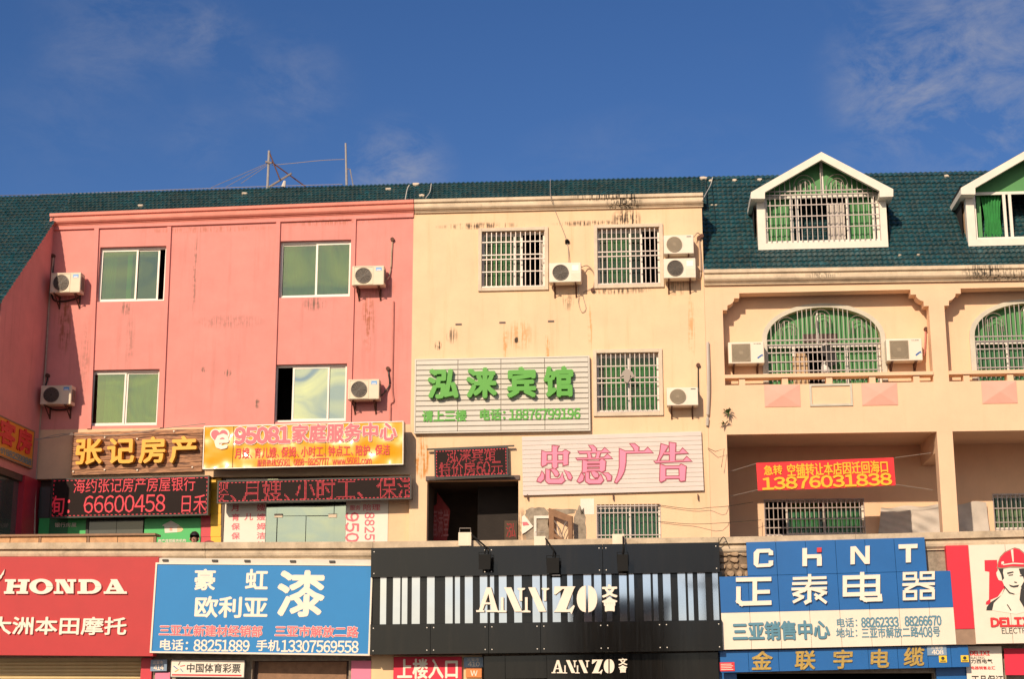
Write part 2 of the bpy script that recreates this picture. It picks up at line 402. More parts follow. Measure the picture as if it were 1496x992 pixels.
# weathered dark cladding: glossy, dusty, with streaks
def clad(name, base):
    m, nt, b, out, tc = mat(name, base, .12, var=.15, vs=1.5, streak=-.6, alt=(.022, .017, .013), coat=.15)
    mp = N(nt, 'ShaderNodeMapping'); mp.inputs['Scale'].default_value = (9, .5, 1); L(nt, tc.outputs['Object'], mp.inputs[0])
    n = N(nt, 'ShaderNodeTexNoise'); n.inputs['Scale'].default_value = 2; n.inputs['Detail'].default_value = 5; L(nt, mp.outputs[0], n.inputs[0])
    r = N(nt, 'ShaderNodeMapRange'); L(nt, n.outputs[0], r.inputs[0]); r.inputs[3].default_value = .03; r.inputs[4].default_value = .17; L(nt, r.outputs[0], b.inputs['Roughness'])
    n = N(nt, 'ShaderNodeTexNoise'); n.inputs['Scale'].default_value = .9; n.inputs['Detail'].default_value = 1; L(nt, tc.outputs['Object'], n.inputs[0])
    bp = N(nt, 'ShaderNodeBump'); bp.inputs['Strength'].default_value = .2; bp.inputs['Distance'].default_value = .008; L(nt, n.outputs[0], bp.inputs['Height']); L(nt, bp.outputs[0], b.inputs['Normal'])
clad('cladding', (.008, .0072, .0065))
# blue green glazed tiles: every tile a little different, dirt in the laps
def tiles():
    m, nt, b, out, tc = mat('roof_tile', (.0095, .078, .100), .40, var=.35, vs=1.2, streak=.0, coat=.12)
    at = N(nt, 'ShaderNodeAttribute', attribute_name='tone')
    x = N(nt, 'ShaderNodeVectorMath', operation='SCALE'); L(nt, out, x.inputs[0]); L(nt, at.outputs['Fac'], x.inputs[3])
    n = N(nt, 'ShaderNodeTexNoise'); n.inputs['Scale'].default_value = 14; n.inputs['Detail'].default_value = 6; L(nt, tc.outputs['Object'], n.inputs[0])
    at2 = N(nt, 'ShaderNodeAttribute', attribute_name='lap')
    f = mth(nt, 'MULTIPLY', at2.outputs['Fac'], mth(nt, 'MULTIPLY', mth(nt, 'SUBTRACT', n.outputs[0], .38, True), 3.2), True)
    y = N(nt, 'ShaderNodeMix', data_type='RGBA'); L(nt, f, y.inputs[0]); L(nt, x.outputs[0], y.inputs[6]); y.inputs[7].default_value = (.12, .125, .105, 1)
    L(nt, y.outputs[2], b.inputs['Base Color'])
tiles()
# yellow billowing plastic film
m_, nt_, b_, o_, tc_ = mat('film_yellow', (.86, .42, .012), .34, var=.05, vs=2, coat=.6)
n_ = N(nt_, 'ShaderNodeTexNoise'); n_.inputs['Scale'].default_value = 1.5; n_.inputs['Detail'].default_value = 1; L(nt_, tc_.outputs['Object'], n_.inputs[0])
bp_ = N(nt_, 'ShaderNodeBump'); bp_.inputs['Strength'].default_value = 1; bp_.inputs['Distance'].default_value = .2; L(nt_, n_.outputs[0], bp_.inputs['Height']); L(nt_, bp_.outputs[0], b_.inputs['Normal']); L(nt_, bp_.outputs[0], b_.inputs['Coat Normal'])
# charred wood planks
m_, nt_, b_, o_, tc_ = mat('plank', (.36, .15, .07), .6, var=.2, vs=3, bump=.4)
mp_ = N(nt_, 'ShaderNodeMapping'); mp_.inputs['Scale'].default_value = (1.3, 14, 14); L(nt_, tc_.outputs['Object'], mp_.inputs[0])
n_ = N(nt_, 'ShaderNodeTexNoise'); n_.inputs['Scale'].default_value = 2; n_.inputs['Detail'].default_value = 8; n_.inputs['Distortion'].default_value = 1.5; L(nt_, mp_.outputs[0], n_.inputs[0])
x_ = N(nt_, 'ShaderNodeValToRGB'); x_.color_ramp.elements[0].position = .35; x_.color_ramp.elements[0].color = (.11, .04, .02, 1); x_.color_ramp.elements[1].position = .62; x_.color_ramp.elements[1].color = (.52, .25, .12, 1)
L(nt_, n_.outputs[0], x_.inputs[0]); L(nt_, x_.outputs[0], b_.inputs['Base Color'])
def glass(name, tint, refl, rough=.02, wave=.0):
    m = bpy.data.materials.new(name); m.use_nodes = True; nt = m.node_tree
    nt.nodes.remove(nt.nodes['Principled BSDF'])
    tr = N(nt, 'ShaderNodeBsdfTransparent'); tr.inputs[0].default_value = tuple(tint) + (1,)
    gl = N(nt, 'ShaderNodeBsdfGlossy'); gl.inputs['Roughness'].default_value = rough; gl.inputs[0].default_value = (.85, .98, .80, 1)
    fr = N(nt, 'ShaderNodeFresnel'); fr.inputs[0].default_value = 1.5
    f = mth(nt, 'ADD', fr.outputs[0], refl, True)
    if wave:
        tc = N(nt, 'ShaderNodeTexCoord'); n = N(nt, 'ShaderNodeTexNoise'); n.inputs['Scale'].default_value = .7; n.inputs['Detail'].default_value = 0; L(nt, tc.outputs['Object'], n.inputs[0])
        bp = N(nt, 'ShaderNodeBump'); bp.inputs['Strength'].default_value = 1; bp.inputs['Distance'].default_value = wave; L(nt, n.outputs[0], bp.inputs['Height']); L(nt, bp.outputs[0], gl.inputs['Normal'])
    mx = N(nt, 'ShaderNodeMixShader'); L(nt, f, mx.inputs[0]); L(nt, tr.outputs[0], mx.inputs[1]); L(nt, gl.outputs[0], mx.inputs[2])
    L(nt, mx.outputs[0], nt.nodes['Material Output'].inputs[0]); M[name] = m
glass('glass_clear', (.8, .88, .8), .0)
glass('glass_green', (.45, .66, .42), .13, wave=.02)
glass('glass_mirror', (.35, .38, .36), .50, wave=.03)
# ------------------------------------------------------------------ glyphs
GL = {}
def glyph(ch):
    if ch in GL: return GL[ch]
    full = chr(ord(ch) + 0xFEE0) if 33 <= ord(ch) <= 126 else ch      # full-width forms come in the plain sans face
    c = bpy.data.curves.new('glyph', 'FONT'); c.body = full; c.resolution_u = 2
    o = bpy.data.objects.new('glyph', c); COL.objects.link(o)
    me = bpy.data.meshes.new_from_object(o.evaluated_get(bpy.context.evaluated_depsgraph_get()))
    vs = [(v.co.x, v.co.y) for v in me.vertices]; fs = [tuple(p.vertices) for p in me.polygons]
    # outline edges
    cnt = {}
    key = {}
    idx = [key.setdefault((round(x, 4), round(y, 4)), i) for i, (x, y) in enumerate(vs)]
    for f in fs:
        for i in range(len(f)):
            a, b = idx[f[i]], idx[f[(i + 1) % len(f)]]
            cnt[(a, b)] = cnt.get((a, b), 0) + 1
    ed = [e for e in cnt if (e[1], e[0]) not in cnt]
    COL.objects.unlink(o); bpy.data.objects.remove(o); bpy.data.curves.remove(c); bpy.data.meshes.remove(me)
    GL[ch] = (vs, fs, ed); return GL[ch]
def is_cjk(c): return ord(c) > 0x2e80
def adv(c):
    if c == ' ': return .35
    if c == '　': return 1.0
    if c in '：、': return .62
    if is_cjk(c): return 1.0
    vs = glyph(c)[0]; xs = [p[0] for p in vs]
    if c.isdigit(): return .56
    return max(xs) - min(xs) + .09
def layout(text, u0, u1, v0, v1, fit=True):
    """-> list of (char, function mapping glyph xy to frame uv)"""
    tot = sum(adv(c) for c in text); k = (u1 - u0) / tot; out = []; u = u0
    for c in text:
        a = adv(c)
        if c not in ' 　':
            if is_cjk(c):
                gx = .0; sx = k; lo, hi = -.10, .86
                if c in '：、': gx = -.0
                out.append((c, gx, sx, u, (v1 - v0) / (hi - lo), v0, lo))
            else:
                xs = [p[0] for p in glyph(c)[0]]
                lo, hi = (0, .74)
                out.append((c, (.28 - (min(xs) + max(xs)) / 2) if c.isdigit() else (-min(xs) + .045), k, u, (v1 - v0) / (hi - lo) * (.96 if c.isupper() or c.isdigit() else .96), v0, lo))
        u += a * k
    return out
def put_glyph(mb, item, w0, w1, bold, ring=6, sides=True, slant=0):
    c, gx, sx, u, sy, v0, lo = item
    vs, fs, ed = glyph(c)
    offs = [(0, 0)] + [(bold * math.cos(math.radians(10 + 360 / ring * i)), bold * math.sin(math.radians(10 + 360 / ring * i))) for i in range(ring)] if bold else [(0, 0)]
    s = (sx + sy) / 2
    for k, (ox, oy) in enumerate(offs):
        b = len(mb.v); wf = w1 + k * .0005
        P = [(u + (x + gx) * sx + ox * s + slant * (y - lo) * sy, v0 + (y - lo) * sy + oy * s) for x, y in vs]
        mb.v += [(x, y, wf) for x, y in P]; mb.f += [tuple(i + b for i in f) for f in fs]
        if sides:
            b2 = len(mb.v); mb.v += [(x, y, w0) for x, y in P]
            mb.f += [(a + b, e + b, e + b2, a + b2) for a, e in ed]
def raw_mesh(mb, name, m):
    me = bpy.data.meshes.new(name); me.from_pydata(mb.v, [], mb.f); me.materials.append(M[m]); return me
def text(F, parent, s, box, m, w0=.002, w1=.006, bold=.03, name='character', joined=False, ring=6, px=True, slant=0, edge=None):
    """box = photo rectangle (x0,y0,x1,y1) of the whole line"""
    r = R(F, *box) if px else box
    items = layout(s, *r)
    sides = (w1 - w0) > .006
    if joined:
        mb = MB()
        for it in items: put_glyph(mb, it, w0, w1, bold, ring, sides, slant)
        o = obj(name, raw_mesh(mb, name, m), parent, F); o['kind'] = 'stuff'; return [o]
    out = []
    for it in items:
        mb = MB(); e_ = .006 if edge else 0
        put_glyph(mb, it, w0, w1 + e_, bold, ring, sides, slant)
        nm = name if name != 'character' else ('character' if is_cjk(it[0]) else ('digit' if it[0].isdigit() else 'letter'))
        if it[0] in '：、:.,': nm = 'punctuation_mark'
        o = obj(nm, raw_mesh(mb, nm, m), parent, F); out.append(o)
        if edge:
            mb = MB(); put_glyph(mb, it, w0, w0 + .002, bold + edge[1], 8, False, slant)
            obj('outline', raw_mesh(mb, 'outline', edge[0]), o, F)
    return out
def inside(vs, fs, x, y):
    for f in fs:
        for i in range(1, len(f) - 1):
            (ax, ay), (bx, by), (cx, cy) = vs[f[0]], vs[f[i]], vs[f[i + 1]]
            d1 = (x - bx) * (ay - by) - (ax - bx) * (y - by); d2 = (x - cx) * (by - cy) - (bx - cx) * (y - cy); d3 = (x - ax) * (cy - ay) - (cx - ax) * (y - ay)
            if not ((d1 < 0 or d2 < 0 or d3 < 0) and (d1 > 0 or d2 > 0 or d3 > 0)): return True
    return False
def led(F, parent, s, box, pitch, m='led_red', w=.004, dot=.62, rows=None, clip=None):
    """lettering as lit dots on a grid"""
    r = R(F, *box); items = layout(s, *r)
    for it in items:
        c, gx, sx, u, sy, v0, lo = it; vs, fs, _ = glyph(c); mb = MB()
        xs = [p[0] for p in vs]; ys = [p[1] for p in vs]
        i0 = math.floor((u + (min(xs) + gx) * sx) / pitch); i1 = math.ceil((u + (max(xs) + gx) * sx) / pitch)
        j0 = math.floor((v0 + (min(ys) - lo) * sy) / pitch); j1 = math.ceil((v0 + (max(ys) - lo) * sy) / pitch)
        for i in range(i0, i1 + 1):
            for j in range(j0, j1 + 1):
                U, V = i * pitch, j * pitch
                if clip and not (clip[0] < U < clip[1]): continue
                x = (U - u) / sx - gx; y = (V - v0) / sy + lo
                if any(inside(vs, fs, x + a * .30 * pitch / sx, y + b * .30 * pitch / sy) for a, b in ((0, 0), (1, .1), (-.1, 1))):
                    d = pitch * dot / 2; mb.quad([(U - d, V - d, w), (U + d, V - d, w), (U + d, V + d, w), (U - d, V + d, w)])
        nm = 'character' if is_cjk(c) else 'digit'
        if c in '：、': nm = 'punctuation_mark'
        if mb.v: obj(nm, raw_mesh(mb, nm, m), parent, F)
def poly(F, parent, polys, m, w0, w1, name, tf=None, edge=None):
    """cut-out figure from photo-pixel polygons; tf maps a zoom view to photo pixels"""
    mb = MB()
    for i, p in enumerate(polys):
        q = [F.px(*(tf(x, y) if tf else (x, y))) for x, y in p]
        mb.prism(q, w0, w1 + i * .0006)
    o = mb.build(name, m, parent, F)
    if edge:
        mb = MB()
        for i, p in enumerate(polys):
            q = [F.px(*(tf(x, y) if tf else (x, y))) for x, y in p]
            mb.prism(grow(q, edge[1]), w0 * .5, w0 + .0008 + i * .00005)
        mb.build('outline', edge[0], o, F)
    return o
def grow(q, d):
    n = len(q); ar = sum(q[i][0] * q[(i + 1) % n][1] - q[(i + 1) % n][0] * q[i][1] for i in range(n))
    if ar < 0: q = q[::-1]
    out = []
    for i in range(n):
        p, c, x = Vector(q[i - 1]), Vector(q[i]), Vector(q[(i + 1) % n])
        a = (c - p); b = (x - c)
        if a.length < 1e-6 or b.length < 1e-6: out.append(tuple(c)); continue
        a.normalize(); b.normalize()
        na, nb = Vector((a.y, -a.x)), Vector((b.y, -b.x)); k = na + nb
        k = k / max(.5, k.dot(na)) if k.length > .01 else na
        out.append(tuple(c + k * d))
    return out
# =================================================================== SETTING
P0, PM, PL = plane(0), plane(.5), plane(2.4)
YS, YB = -3.15, -3.05           # face of the lower signs; face of the concrete ledge
mb = MB(); mb.quad([(-900, -900, -.16), (900, -900, -.16), (900, 900, -.16), (-900, 900, -.16)])
tag(mb.build('ground', 'paving'), kind='structure')
mb = MB(); mb.quad([(-300, -22, -.156), (300, -22, -.156), (300, -9, -.156), (-300, -9, -.156)])
tag(mb.build('road', 'asphalt'), kind='structure')
mb = MB(); mb.box(-60, 60, -8.8, 3, -.15, 0); tag(mb.build('pavement', 'paving'), kind='structure')
mb = MB(); mb.box(-60, 60, -9, -8.803, -.15, .0); tag(mb.build('kerb', 'kerb', bevel=.02), kind='structure')
mb = MB()
for i in range(-20, 21): mb.quad([(i * 6, -15.6, -.152), (i * 6 + 3, -15.6, -.152), (i * 6 + 3, -15.45, -.152), (i * 6, -15.45, -.152)])
tag(mb.build('road_marking', 'road_white'), kind='structure')

def wall(F, u0, u1, v0, v1, holes, w0, w1, reveal=None):
    """front face at w1 with rectangular openings and their reveals"""
    us = sorted({u0, u1, *[h[0] for h in holes], *[h[1] for h in holes]}); vs = sorted({v0, v1, *[h[2] for h in holes], *[h[3] for h in holes]})
    mb = MB()
    for i in range(len(us) - 1):
        for j in range(len(vs) - 1):
            cu, cv = (us[i] + us[i + 1]) / 2, (vs[j] + vs[j + 1]) / 2
            if any(h[0] < cu < h[1] and h[2] < cv < h[3] for h in holes): continue
            mb.quad([(us[i], vs[j], w1), (us[i + 1], vs[j], w1), (us[i + 1], vs[j + 1], w1), (us[i], vs[j + 1], w1)])
    for a, b, c, d in [(x[0], x[1], x[2], x[3]) for x in holes] + [(u0, u1, v0, v1)]:
        mb.quad([(a, c, w0), (b, c, w0), (b, c, w1), (a, c, w1)]); mb.quad([(a, d, w0), (b, d, w0), (b, d, w1), (a, d, w1)])
        mb.quad([(a, c, w0), (a, d, w0), (a, d, w1), (a, c, w1)]); mb.quad([(b, c, w0), (b, d, w0), (b, d, w1), (b, c, w1)])
    return mb
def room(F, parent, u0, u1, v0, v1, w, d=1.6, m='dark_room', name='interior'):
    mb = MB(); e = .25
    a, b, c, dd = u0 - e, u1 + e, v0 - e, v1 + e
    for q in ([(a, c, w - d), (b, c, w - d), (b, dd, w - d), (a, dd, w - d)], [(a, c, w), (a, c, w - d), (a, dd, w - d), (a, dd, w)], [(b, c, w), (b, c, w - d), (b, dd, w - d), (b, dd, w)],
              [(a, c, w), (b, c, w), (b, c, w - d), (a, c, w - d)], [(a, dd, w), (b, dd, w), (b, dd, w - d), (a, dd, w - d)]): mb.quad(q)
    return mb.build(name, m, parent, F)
def curtain(F, parent, u0, u1, v0, v1, w, m, folds=9, amp=.03, gather=0):
    mb = MB(); n = folds * 8
    for i in range(n + 1):
        t = i / n
        for j in range(5):
            s = j / 4
            u = u0 + (u1 - u0) * (t * (1 - gather * math.sin(s * 3.1)) + gather * .5 * math.sin(s * 3.1))
            mb.v.append((u, v1 + (v0 - v1) * s, w + amp * math.sin(t * folds * 6.283 + .6 * math.sin(s * 3)) * (.6 + .4 * s)))
    for i in range(n):
        for j in range(4): a = i * 5 + j; mb.f.append((a, a + 5, a + 6, a + 1))
    return mb.build('curtain', m, parent, F, smooth=True)
def rect_ring(mb, a, b, c, d, t, w0, w1, tb=None):
    tb = tb or t
    mb.box(a, a + t, c, d, w0, w1); mb.box(b - t, b, c, d, w0, w1); mb.box(a + t, b - t, d - tb, d, w0, w1); mb.box(a + t, b - t, c, c + tb, w0, w1)
def frame_px(F, x0, y0, x1, y1, w=0): return R(F, x0, y0, x1, y1, w)
def slider(F, parent, u, w, posts, sashes, frame_m='aluminium', t=.05, glass_m='glass_green'):
    """window: outer frame with thin posts; sashes = (u0,u1,depth offset, glazed)"""
    a, b, c, d = u; mb = MB(); rect_ring(mb, a, b, c, d, t, w - .06, w)
    win = mb.build('window', frame_m, parent, F)
    for s0, s1, dz, gl in sashes:
        mb = MB(); p, q = a + (b - a) * s0, a + (b - a) * s1
        ww = w - .012 - dz
        rect_ring(mb, p, q, c + t * .8, d - t * .8, .045, ww - .028, ww)
        mb.build('sash', frame_m, win, F)
        if gl:
            mb = MB(); mb.box(p + .04, q - .04, c + t * .8 + .04, d - t * .8 - .04, ww - .018, ww - .012); mb.build('pane', gl, win, F)
    return win
def grille(F, parent, u, w, nv, hs, r=.0095, m='steel_bar', name='security_grille'):
    a, b, c, d = u; mb = MB()
    for i in range(nv + 1):
        x = a + (b - a) * i / nv; mb.box(x - r, x + r, c, d, w - r, w + r)
    for h in hs:
        y = d - (d - c) * h; mb.box(a, b, y - r * 1.3, y + r * 1.3, w + r, w + 2.6 * r)
    return mb.build(name, m, parent, F)
def base(px, py=785, Y=0): p = wpt(px, py, Y); return (p.x, Y, 0)
CORN = [(-.02, 0), (.20, 0), (.20, -.075), (.155, -.085), (.15, -.115), (.165, -.15), (.165, -.20), (.135, -.235), (.09, -.25), (.09, -.265), (.06, -.27), (.06, -.30), (-.02, -.30)]
CORN2 = [(a * 1.15, b * 1.12) for a, b in CORN]
def roof(name, tl, tr, yr, bl, br, yb, parent, cols, rows, world=None):
    """sheet of interlocking tiles as real relief between ridge and eave"""
    if world: A, B, C, D = [Vector(p) for p in world]
    else: A, B, C, D = wpt(*tl, yr), wpt(*tr, yr), wpt(*bl, yb), wpt(*br, yb)
    nrm = (B - A).cross(A - C).normalized()
    if nrm.y > 0: nrm = -nrm
    vs, fs = [], []; K = 5; tone, lap = [], []
    rnd = random.Random(3)
    tt = [[rnd.uniform(.75, 1.15) * (1.45 if rnd.random() < .03 else 1) for _ in range(cols)] for _ in range(rows)]
    nu = cols * K
    jit = [rnd.uniform(-.006, .006) for _ in range(rows)]
    prof = [0, .55, 1, .75, .2]
    for r in range(rows):
        for e in (0, 1):
            for i in range(nu + 1):
                s = i / nu; t = (r + e) / rows
                p = (A.lerp(B, s)).lerp(C.lerp(D, s), t)
                h = prof[i % K] * .028 + (.034 if e else .0) + jit[r]
                droop = (.012 * math.sin((i % K) / K * 6.28)) if e else 0
                vs.append(tuple(p + nrm * h + (C - A).normalized() * droop)); c = min(i // K, cols - 1)
                tone.append(tt[r][c]); lap.append(.9 if (e == 0 or i % K == 0) else (.10))
    for r in range(rows):
        b0 = r * 2 * (nu + 1); b1 = b0 + nu + 1
        for i in range(nu): fs.append((b0 + i, b0 + i + 1, b1 + i + 1, b1 + i))
        if r < rows - 1:
            b2 = b1 + nu + 1
            for i in range(nu): fs.append((b1 + i, b1 + i + 1, b2 + i + 1, b2 + i))
    me = bpy.data.meshes.new(name); me.from_pydata(vs, [], fs); me.materials.append(M['roof_tile'])
    a = me.attributes.new('tone', 'FLOAT', 'POINT'); a.data.foreach_set('value', tone)
    a = me.attributes.new('lap', 'FLOAT', 'POINT'); a.data.foreach_set('value', lap)
    o = obj(name, me, parent); o['kind'] = 'stuff'
    return o, (A, B, C, D)
def patch(parent, Q, s, t, ds, dt):
    A, B, C, D = Q; mb = MB(); n = (B - A).cross(A - C).normalized(); n = n if n.y < 0 else -n
    rr = random.Random(int(s * 1000)); k = 9
    c0 = A.lerp(B, s).lerp(C.lerp(D, s), t)
    ex, ey = (B - A).normalized(), (C - A).normalized(); pts = []
    for i in range(k):
        a = 6.283 * i / k; q = rr.uniform(.6, 1.1); pts.append(c0 + ex * math.cos(a) * ds * q + ey * math.sin(a) * dt * q)
    b = [tuple(p + n * .02) for p in pts] + [tuple(p + n * .06) for p in pts]
    mb.add(b, [tuple(range(k, 2 * k))] + [(i, (i + 1) % k, (i + 1) % k + k, i + k) for i in range(k)])
    mb.build('mortar_patch', 'surround', parent)

# =================================================================== PINK BUILDING
xL = wpt(69, 480, 0).x; xP = wpt(601.5, 500, 0).x; xC = wpt(1031.5, 520, 0).x
zled = wpt(545, 792, YB).z
pk = thing('pink_building', 'salmon pink rendered block with four sliding windows and thin pilaster ribs, beside the cream block', 'building', (xL, 0, 0))
ztopP = wpt(340, 325, 0).z
zband = wpt(330, 624, 0).z
zb2 = wpt(330, 697, 0).z
winP = [R(P0, 144, 360, 241.5, 440), R(P0, 408, 351, 512, 434), R(P0, 131, 540, 231, 622), R(P0, 400, 532, 506, 616)]
W1 = .0
mb = wall(P0, xL, xP, zband, ztopP, winP, -.22, W1); mb.build('wall', 'pink_paint', pk, P0)
mb = wall(P0, xL, xP, zb2, zband - .003, [], -.22, .012); mb.build('wall_band', 'band_paint', pk, P0)
# ribs and head band
mb = MB()
vb = P0.px(330, 328)[1]
for x0, x1, x2, x3 in ((139, 145.5, 128, 134), (245, 251, 234, 239), (404, 410, 396, 401), (514, 520.5, 507, 513)):
    a0, a1 = P0.px(x0, 330)[0], P0.px(x1, 330)[0]; b0, b1 = P0.px(x2, 620)[0], P0.px(x3, 620)[0]
    vt, vbt = P0.px(x0, 335 if x0 < 300 else 322)[1] + .06, zband + .002
    mb = MB(); mb.prism([(b0, vbt), (b1, vbt), (a1, vt), (a0, vt)], .001, .05); mb.build('pilaster_rib', 'pink_paint', pk, P0)
a, b = wpt(74, 331, 0), wpt(604.5, 312, 0)
mb = MB(); mb.prism([(a.x, a.z - .10), (b.x, b.z - .10), (b.x, b.z + .1), (a.x, a.z + .1)], .002, .053); mb.build('head_band', 'pink_paint', pk, P0)
A, B = wpt(72.5, 311.5, -.2), wpt(604, 291, -.2); A.y = B.y = 0
mb = MB(); mb.sweep([A, B], CORN); mb.build('cornice', 'pink_cornice', pk)
mb = MB(); mb.add([(A.x, .002, A.z - .30), (B.x, .002, B.z - .30), (B.x, .002, B.z), (A.x, .002, A.z), (A.x, 1.5, A.z - .5), (B.x, 1.5, B.z - .5), (B.x, 1.5, B.z), (A.x, 1.5, A.z)], [(0, 1, 2, 3), (2, 3, 7, 6), (0, 4, 7, 3), (1, 2, 6, 5)]); mb.build('parapet', 'pink_cornice', pk)
# windows: (rect, sashes, curtain spec)
specs = [
 (winP[0], [(.0, .56, 0, 'glass_green'), (.52, .88, .03, 'glass_green')], [('letter_green', .38, .45, 0), ('curtain_teal', .0, .2, 3)]),
 (winP[1], [(.0, .52, .03, 'glass_green'), (.50, 1, 0, 'glass_green')], [('curtain_teal', .02, .98, 9)]),
 (winP[2], [(.0, .5, 0, 'glass_green'), (.5, 1, .03, 'glass_green')], [('curtain_grey', .16, .98, 9)]),
 (winP[3], [(.24, .75, 0, 'glass_mirror'), (.70, 1, .03, 'glass_mirror')], [('curtain_grey', .28, .95, 7)])]
for r, sa, cu in specs:
    wn = slider(P0, pk, r, -.10, 0, sa, 'white_frame', .055)
    room(P0, wn, *r, -.23)
    for m_, c0, c1, fo in cu:
        a, b = r[0] + (r[1] - r[0]) * c0, r[0] + (r[1] - r[0]) * c1
        if fo: curtain(P0, wn, a, b, r[2] + .02, r[3] - .06, -.30, m_, fo)
        else: mb = MB(); mb.box(a, b, r[2], r[3], -.26, -.24); mb.build('curtain_edge', m_, wn, P0)
ro, Q = roof('roof_tiles', (60, 284.5), (606, 268.5), 2.4, (60, 330), (606, 312), 1.2, pk, 92, 12)
for s, t in ((.55, .2), (.27, .5), (.93, .2)): patch(pk, Q, s, t, .08, .05)
# =================================================================== LEFT NEIGHBOUR
nb = thing('projecting_building', 'pink side wall at the far left, coming forward under a sloping tiled roof', 'building', (xL - 3, -2.6, 0))
zr0 = wpt(75, 317, 0).z
FS = Frame((xL, 0, 0), (0, 1, 0), (0, 0, 1))   # side wall plane, u = Y
mb = MB()
D_, DR = 2.78, 2.78 * 1.03
zj = zb2 - .02
mb.prism([(-D_, zj), (0.01, zj), (0.01, zr0 - .02), (-D_, zr0 - .02 - DR)], -.24, 0); mb.build('wall', 'pink_paint', nb, FS)
mb = MB(); mb.box(xL - 5, xL - .24, zj, zr0 - DR - .1, D_ - .2, D_); mb.build('wall', 'pink_paint', nb, P0)
zf = wpt(30, 785, -1).z - .9
mb = MB(); mb.box(-.0, .4, zf, zj + .3, -.2, -.003); mb.build('wall', 'column_red', nb, FS)
mb = MB(); mb.box(-.78, 0, zf, zj, -.2, .03); mb.build('column', 'column_red', nb, FS)
mb = MB(); mb.box(-D_, -.80, zf, zf + .9, -.2, .0); mb.build('wall_panel', 'grey_panel', nb, FS)
mb = MB(); mb.box(-D_, -.80, zf + .9, zj - .15, -.12, -.10); mb.build('pane', 'glass_grey', nb, FS)
mb = MB(); mb.box(-D_, -.80, zj - .15, zj, -.2, -.02); mb.build('lintel', 'bronze_frame', nb, FS)
YR = min((abs(wpt(72, 285, k * .01).z - zr0 - k * .0103), k * .01) for k in range(5, 250))[1]; ridge_z = zr0 + YR * 1.03
xl = xL - 6
roof('roof_tiles', 0, 0, 0, 0, 0, 0, nb, 54, 36, world=[(xl, YR, ridge_z), (xL + .1, YR, ridge_z), (xl, -D_ - .25, zr0 - (D_ + .25) * 1.03), (xL + .03, -D_ - .25, zr0 - (D_ + .25) * 1.03)])
# =================================================================== CREAM BUILDING
cr = thing('cream_building', 'cream block with barred windows and a dark stair doorway, right of the pink block', 'building', (xP, 0, 0))
win = {'a': R(P0, 704, 338, 796, 420), 'b': R(P0, 873, 333, 964, 416), 'c': R(P0, 872, 516, 963, 603), 'd': R(P0, 872, 737, 965, 800)}
door = R(P0, 623.5, 702, 757.5, 815); sw = R(P0, 784, 758, 803, 800)
ztopC = wpt(815, 300, 0).z
zt = wpt(815, 790, 0).z - 1.2
mb = wall(P0, xP, xC, zt, ztopC, [win['a'], win['b'], win['c'], (win['d'][0], win['d'][1], win['d'][2], win['d'][3]), (door[0], door[1], zt + .001, door[3]), sw], -.25, .006)
mb.build('wall', 'cream_paint', cr, P0)
A, B = wpt(605, 291, -.2), wpt(1027, 281, -.2); A.y = B.y = 0
mb = MB(); mb.sweep([A, B], CORN); mb.build('cornice', 'cornice', cr)
mb = MB(); mb.add([(A.x, .002, A.z - .30), (B.x, .002, B.z - .30), (B.x, .002, B.z), (A.x, .002, A.z), (A.x, 1.5, A.z - .5), (B.x, 1.5, B.z - .5), (B.x, 1.5, B.z), (A.x, 1.5, A.z)], [(0, 1, 2, 3), (2, 3, 7, 6), (0, 4, 7, 3), (1, 2, 6, 5)]); mb.build('parapet', 'cornice', cr)
mb = MB(); mb.box(xC - .2, xC, 10, B.z - .3, -1.6, -.0); mb.build('side_wall', 'cream_paint', cr, P0)
ro, Q = roof('roof_tiles', (606, 268.3), (1032, 258), 2.4, (606, 308), (1032, 300), 1.2, cr, 62, 12)
for s, t, a in ((.0, .08, .12), (.02, .5, .08), (.985, .1, .1)): patch(cr, Q, s + .004, t, a, .07)
def barred(F, parent, r, w, sashes, curt, nv, hs, surround=.085, gm='glass_clear', sm='surround'):
    wn = slider(F, parent, r, w - .12, 0, sashes, 'white_frame', .05, gm)
    room(F, wn, *r, w - .26)
    for m_, c0, c1, fo in curt:
        a, b = r[0] + (r[1] - r[0]) * c0, r[0] + (r[1] - r[0]) * c1
        curtain(F, wn, a, b, r[2] + .02, r[3] - .05, w - .33, m_, fo)
    if surround:
        mb = MB(); t = surround; rect_ring(mb, r[0] - t, r[1] + t, r[2] - t, r[3] + t, t, w - .002, w + .055); mb.build('window_surround', sm, wn, F, bevel=.008)
    if nv: grille(F, wn, r, w + .0, nv, hs)
    return wn
barred(P0, cr, win['a'], .006, [(.0, .52, 0, 'glass_clear'), (.50, .64, .03, 'glass_clear')], [('board_green', .13, .19, 1), ('curtain_teal', .20, .50, 5), ('curtain_white', .92, .99, 2)], 13, (.19, .42, .50, .72, .985))
barred(P0, cr, win['b'], .006, [(.0, .54, 0, 'glass_clear'), (.50, .72, .03, 'glass_clear')], [('board_green', .17, .24, 1), ('curtain_teal', .25, .52, 5), ('curtain_white', .04, .09, 1)], 13, (.19, .42, .50, .72, .985))
barred(P0, cr, win['c'], .006, [(.0, .52, 0, 'glass_clear'), (.50, 1, .03, 'glass_clear')], [('curtain_green', .12, .5, 8), ('curtain_green', .54, .96, 8)], 13, (.22, .42, .50, .73, .985))
barred(P0, cr, win['d'], .006, [(.0, .54, 0, 'glass_clear'), (.50, 1, .03, 'glass_clear')], [('curtain_teal', .05, .97, 8)], 15, (.04, .20, .72, .80), 0)
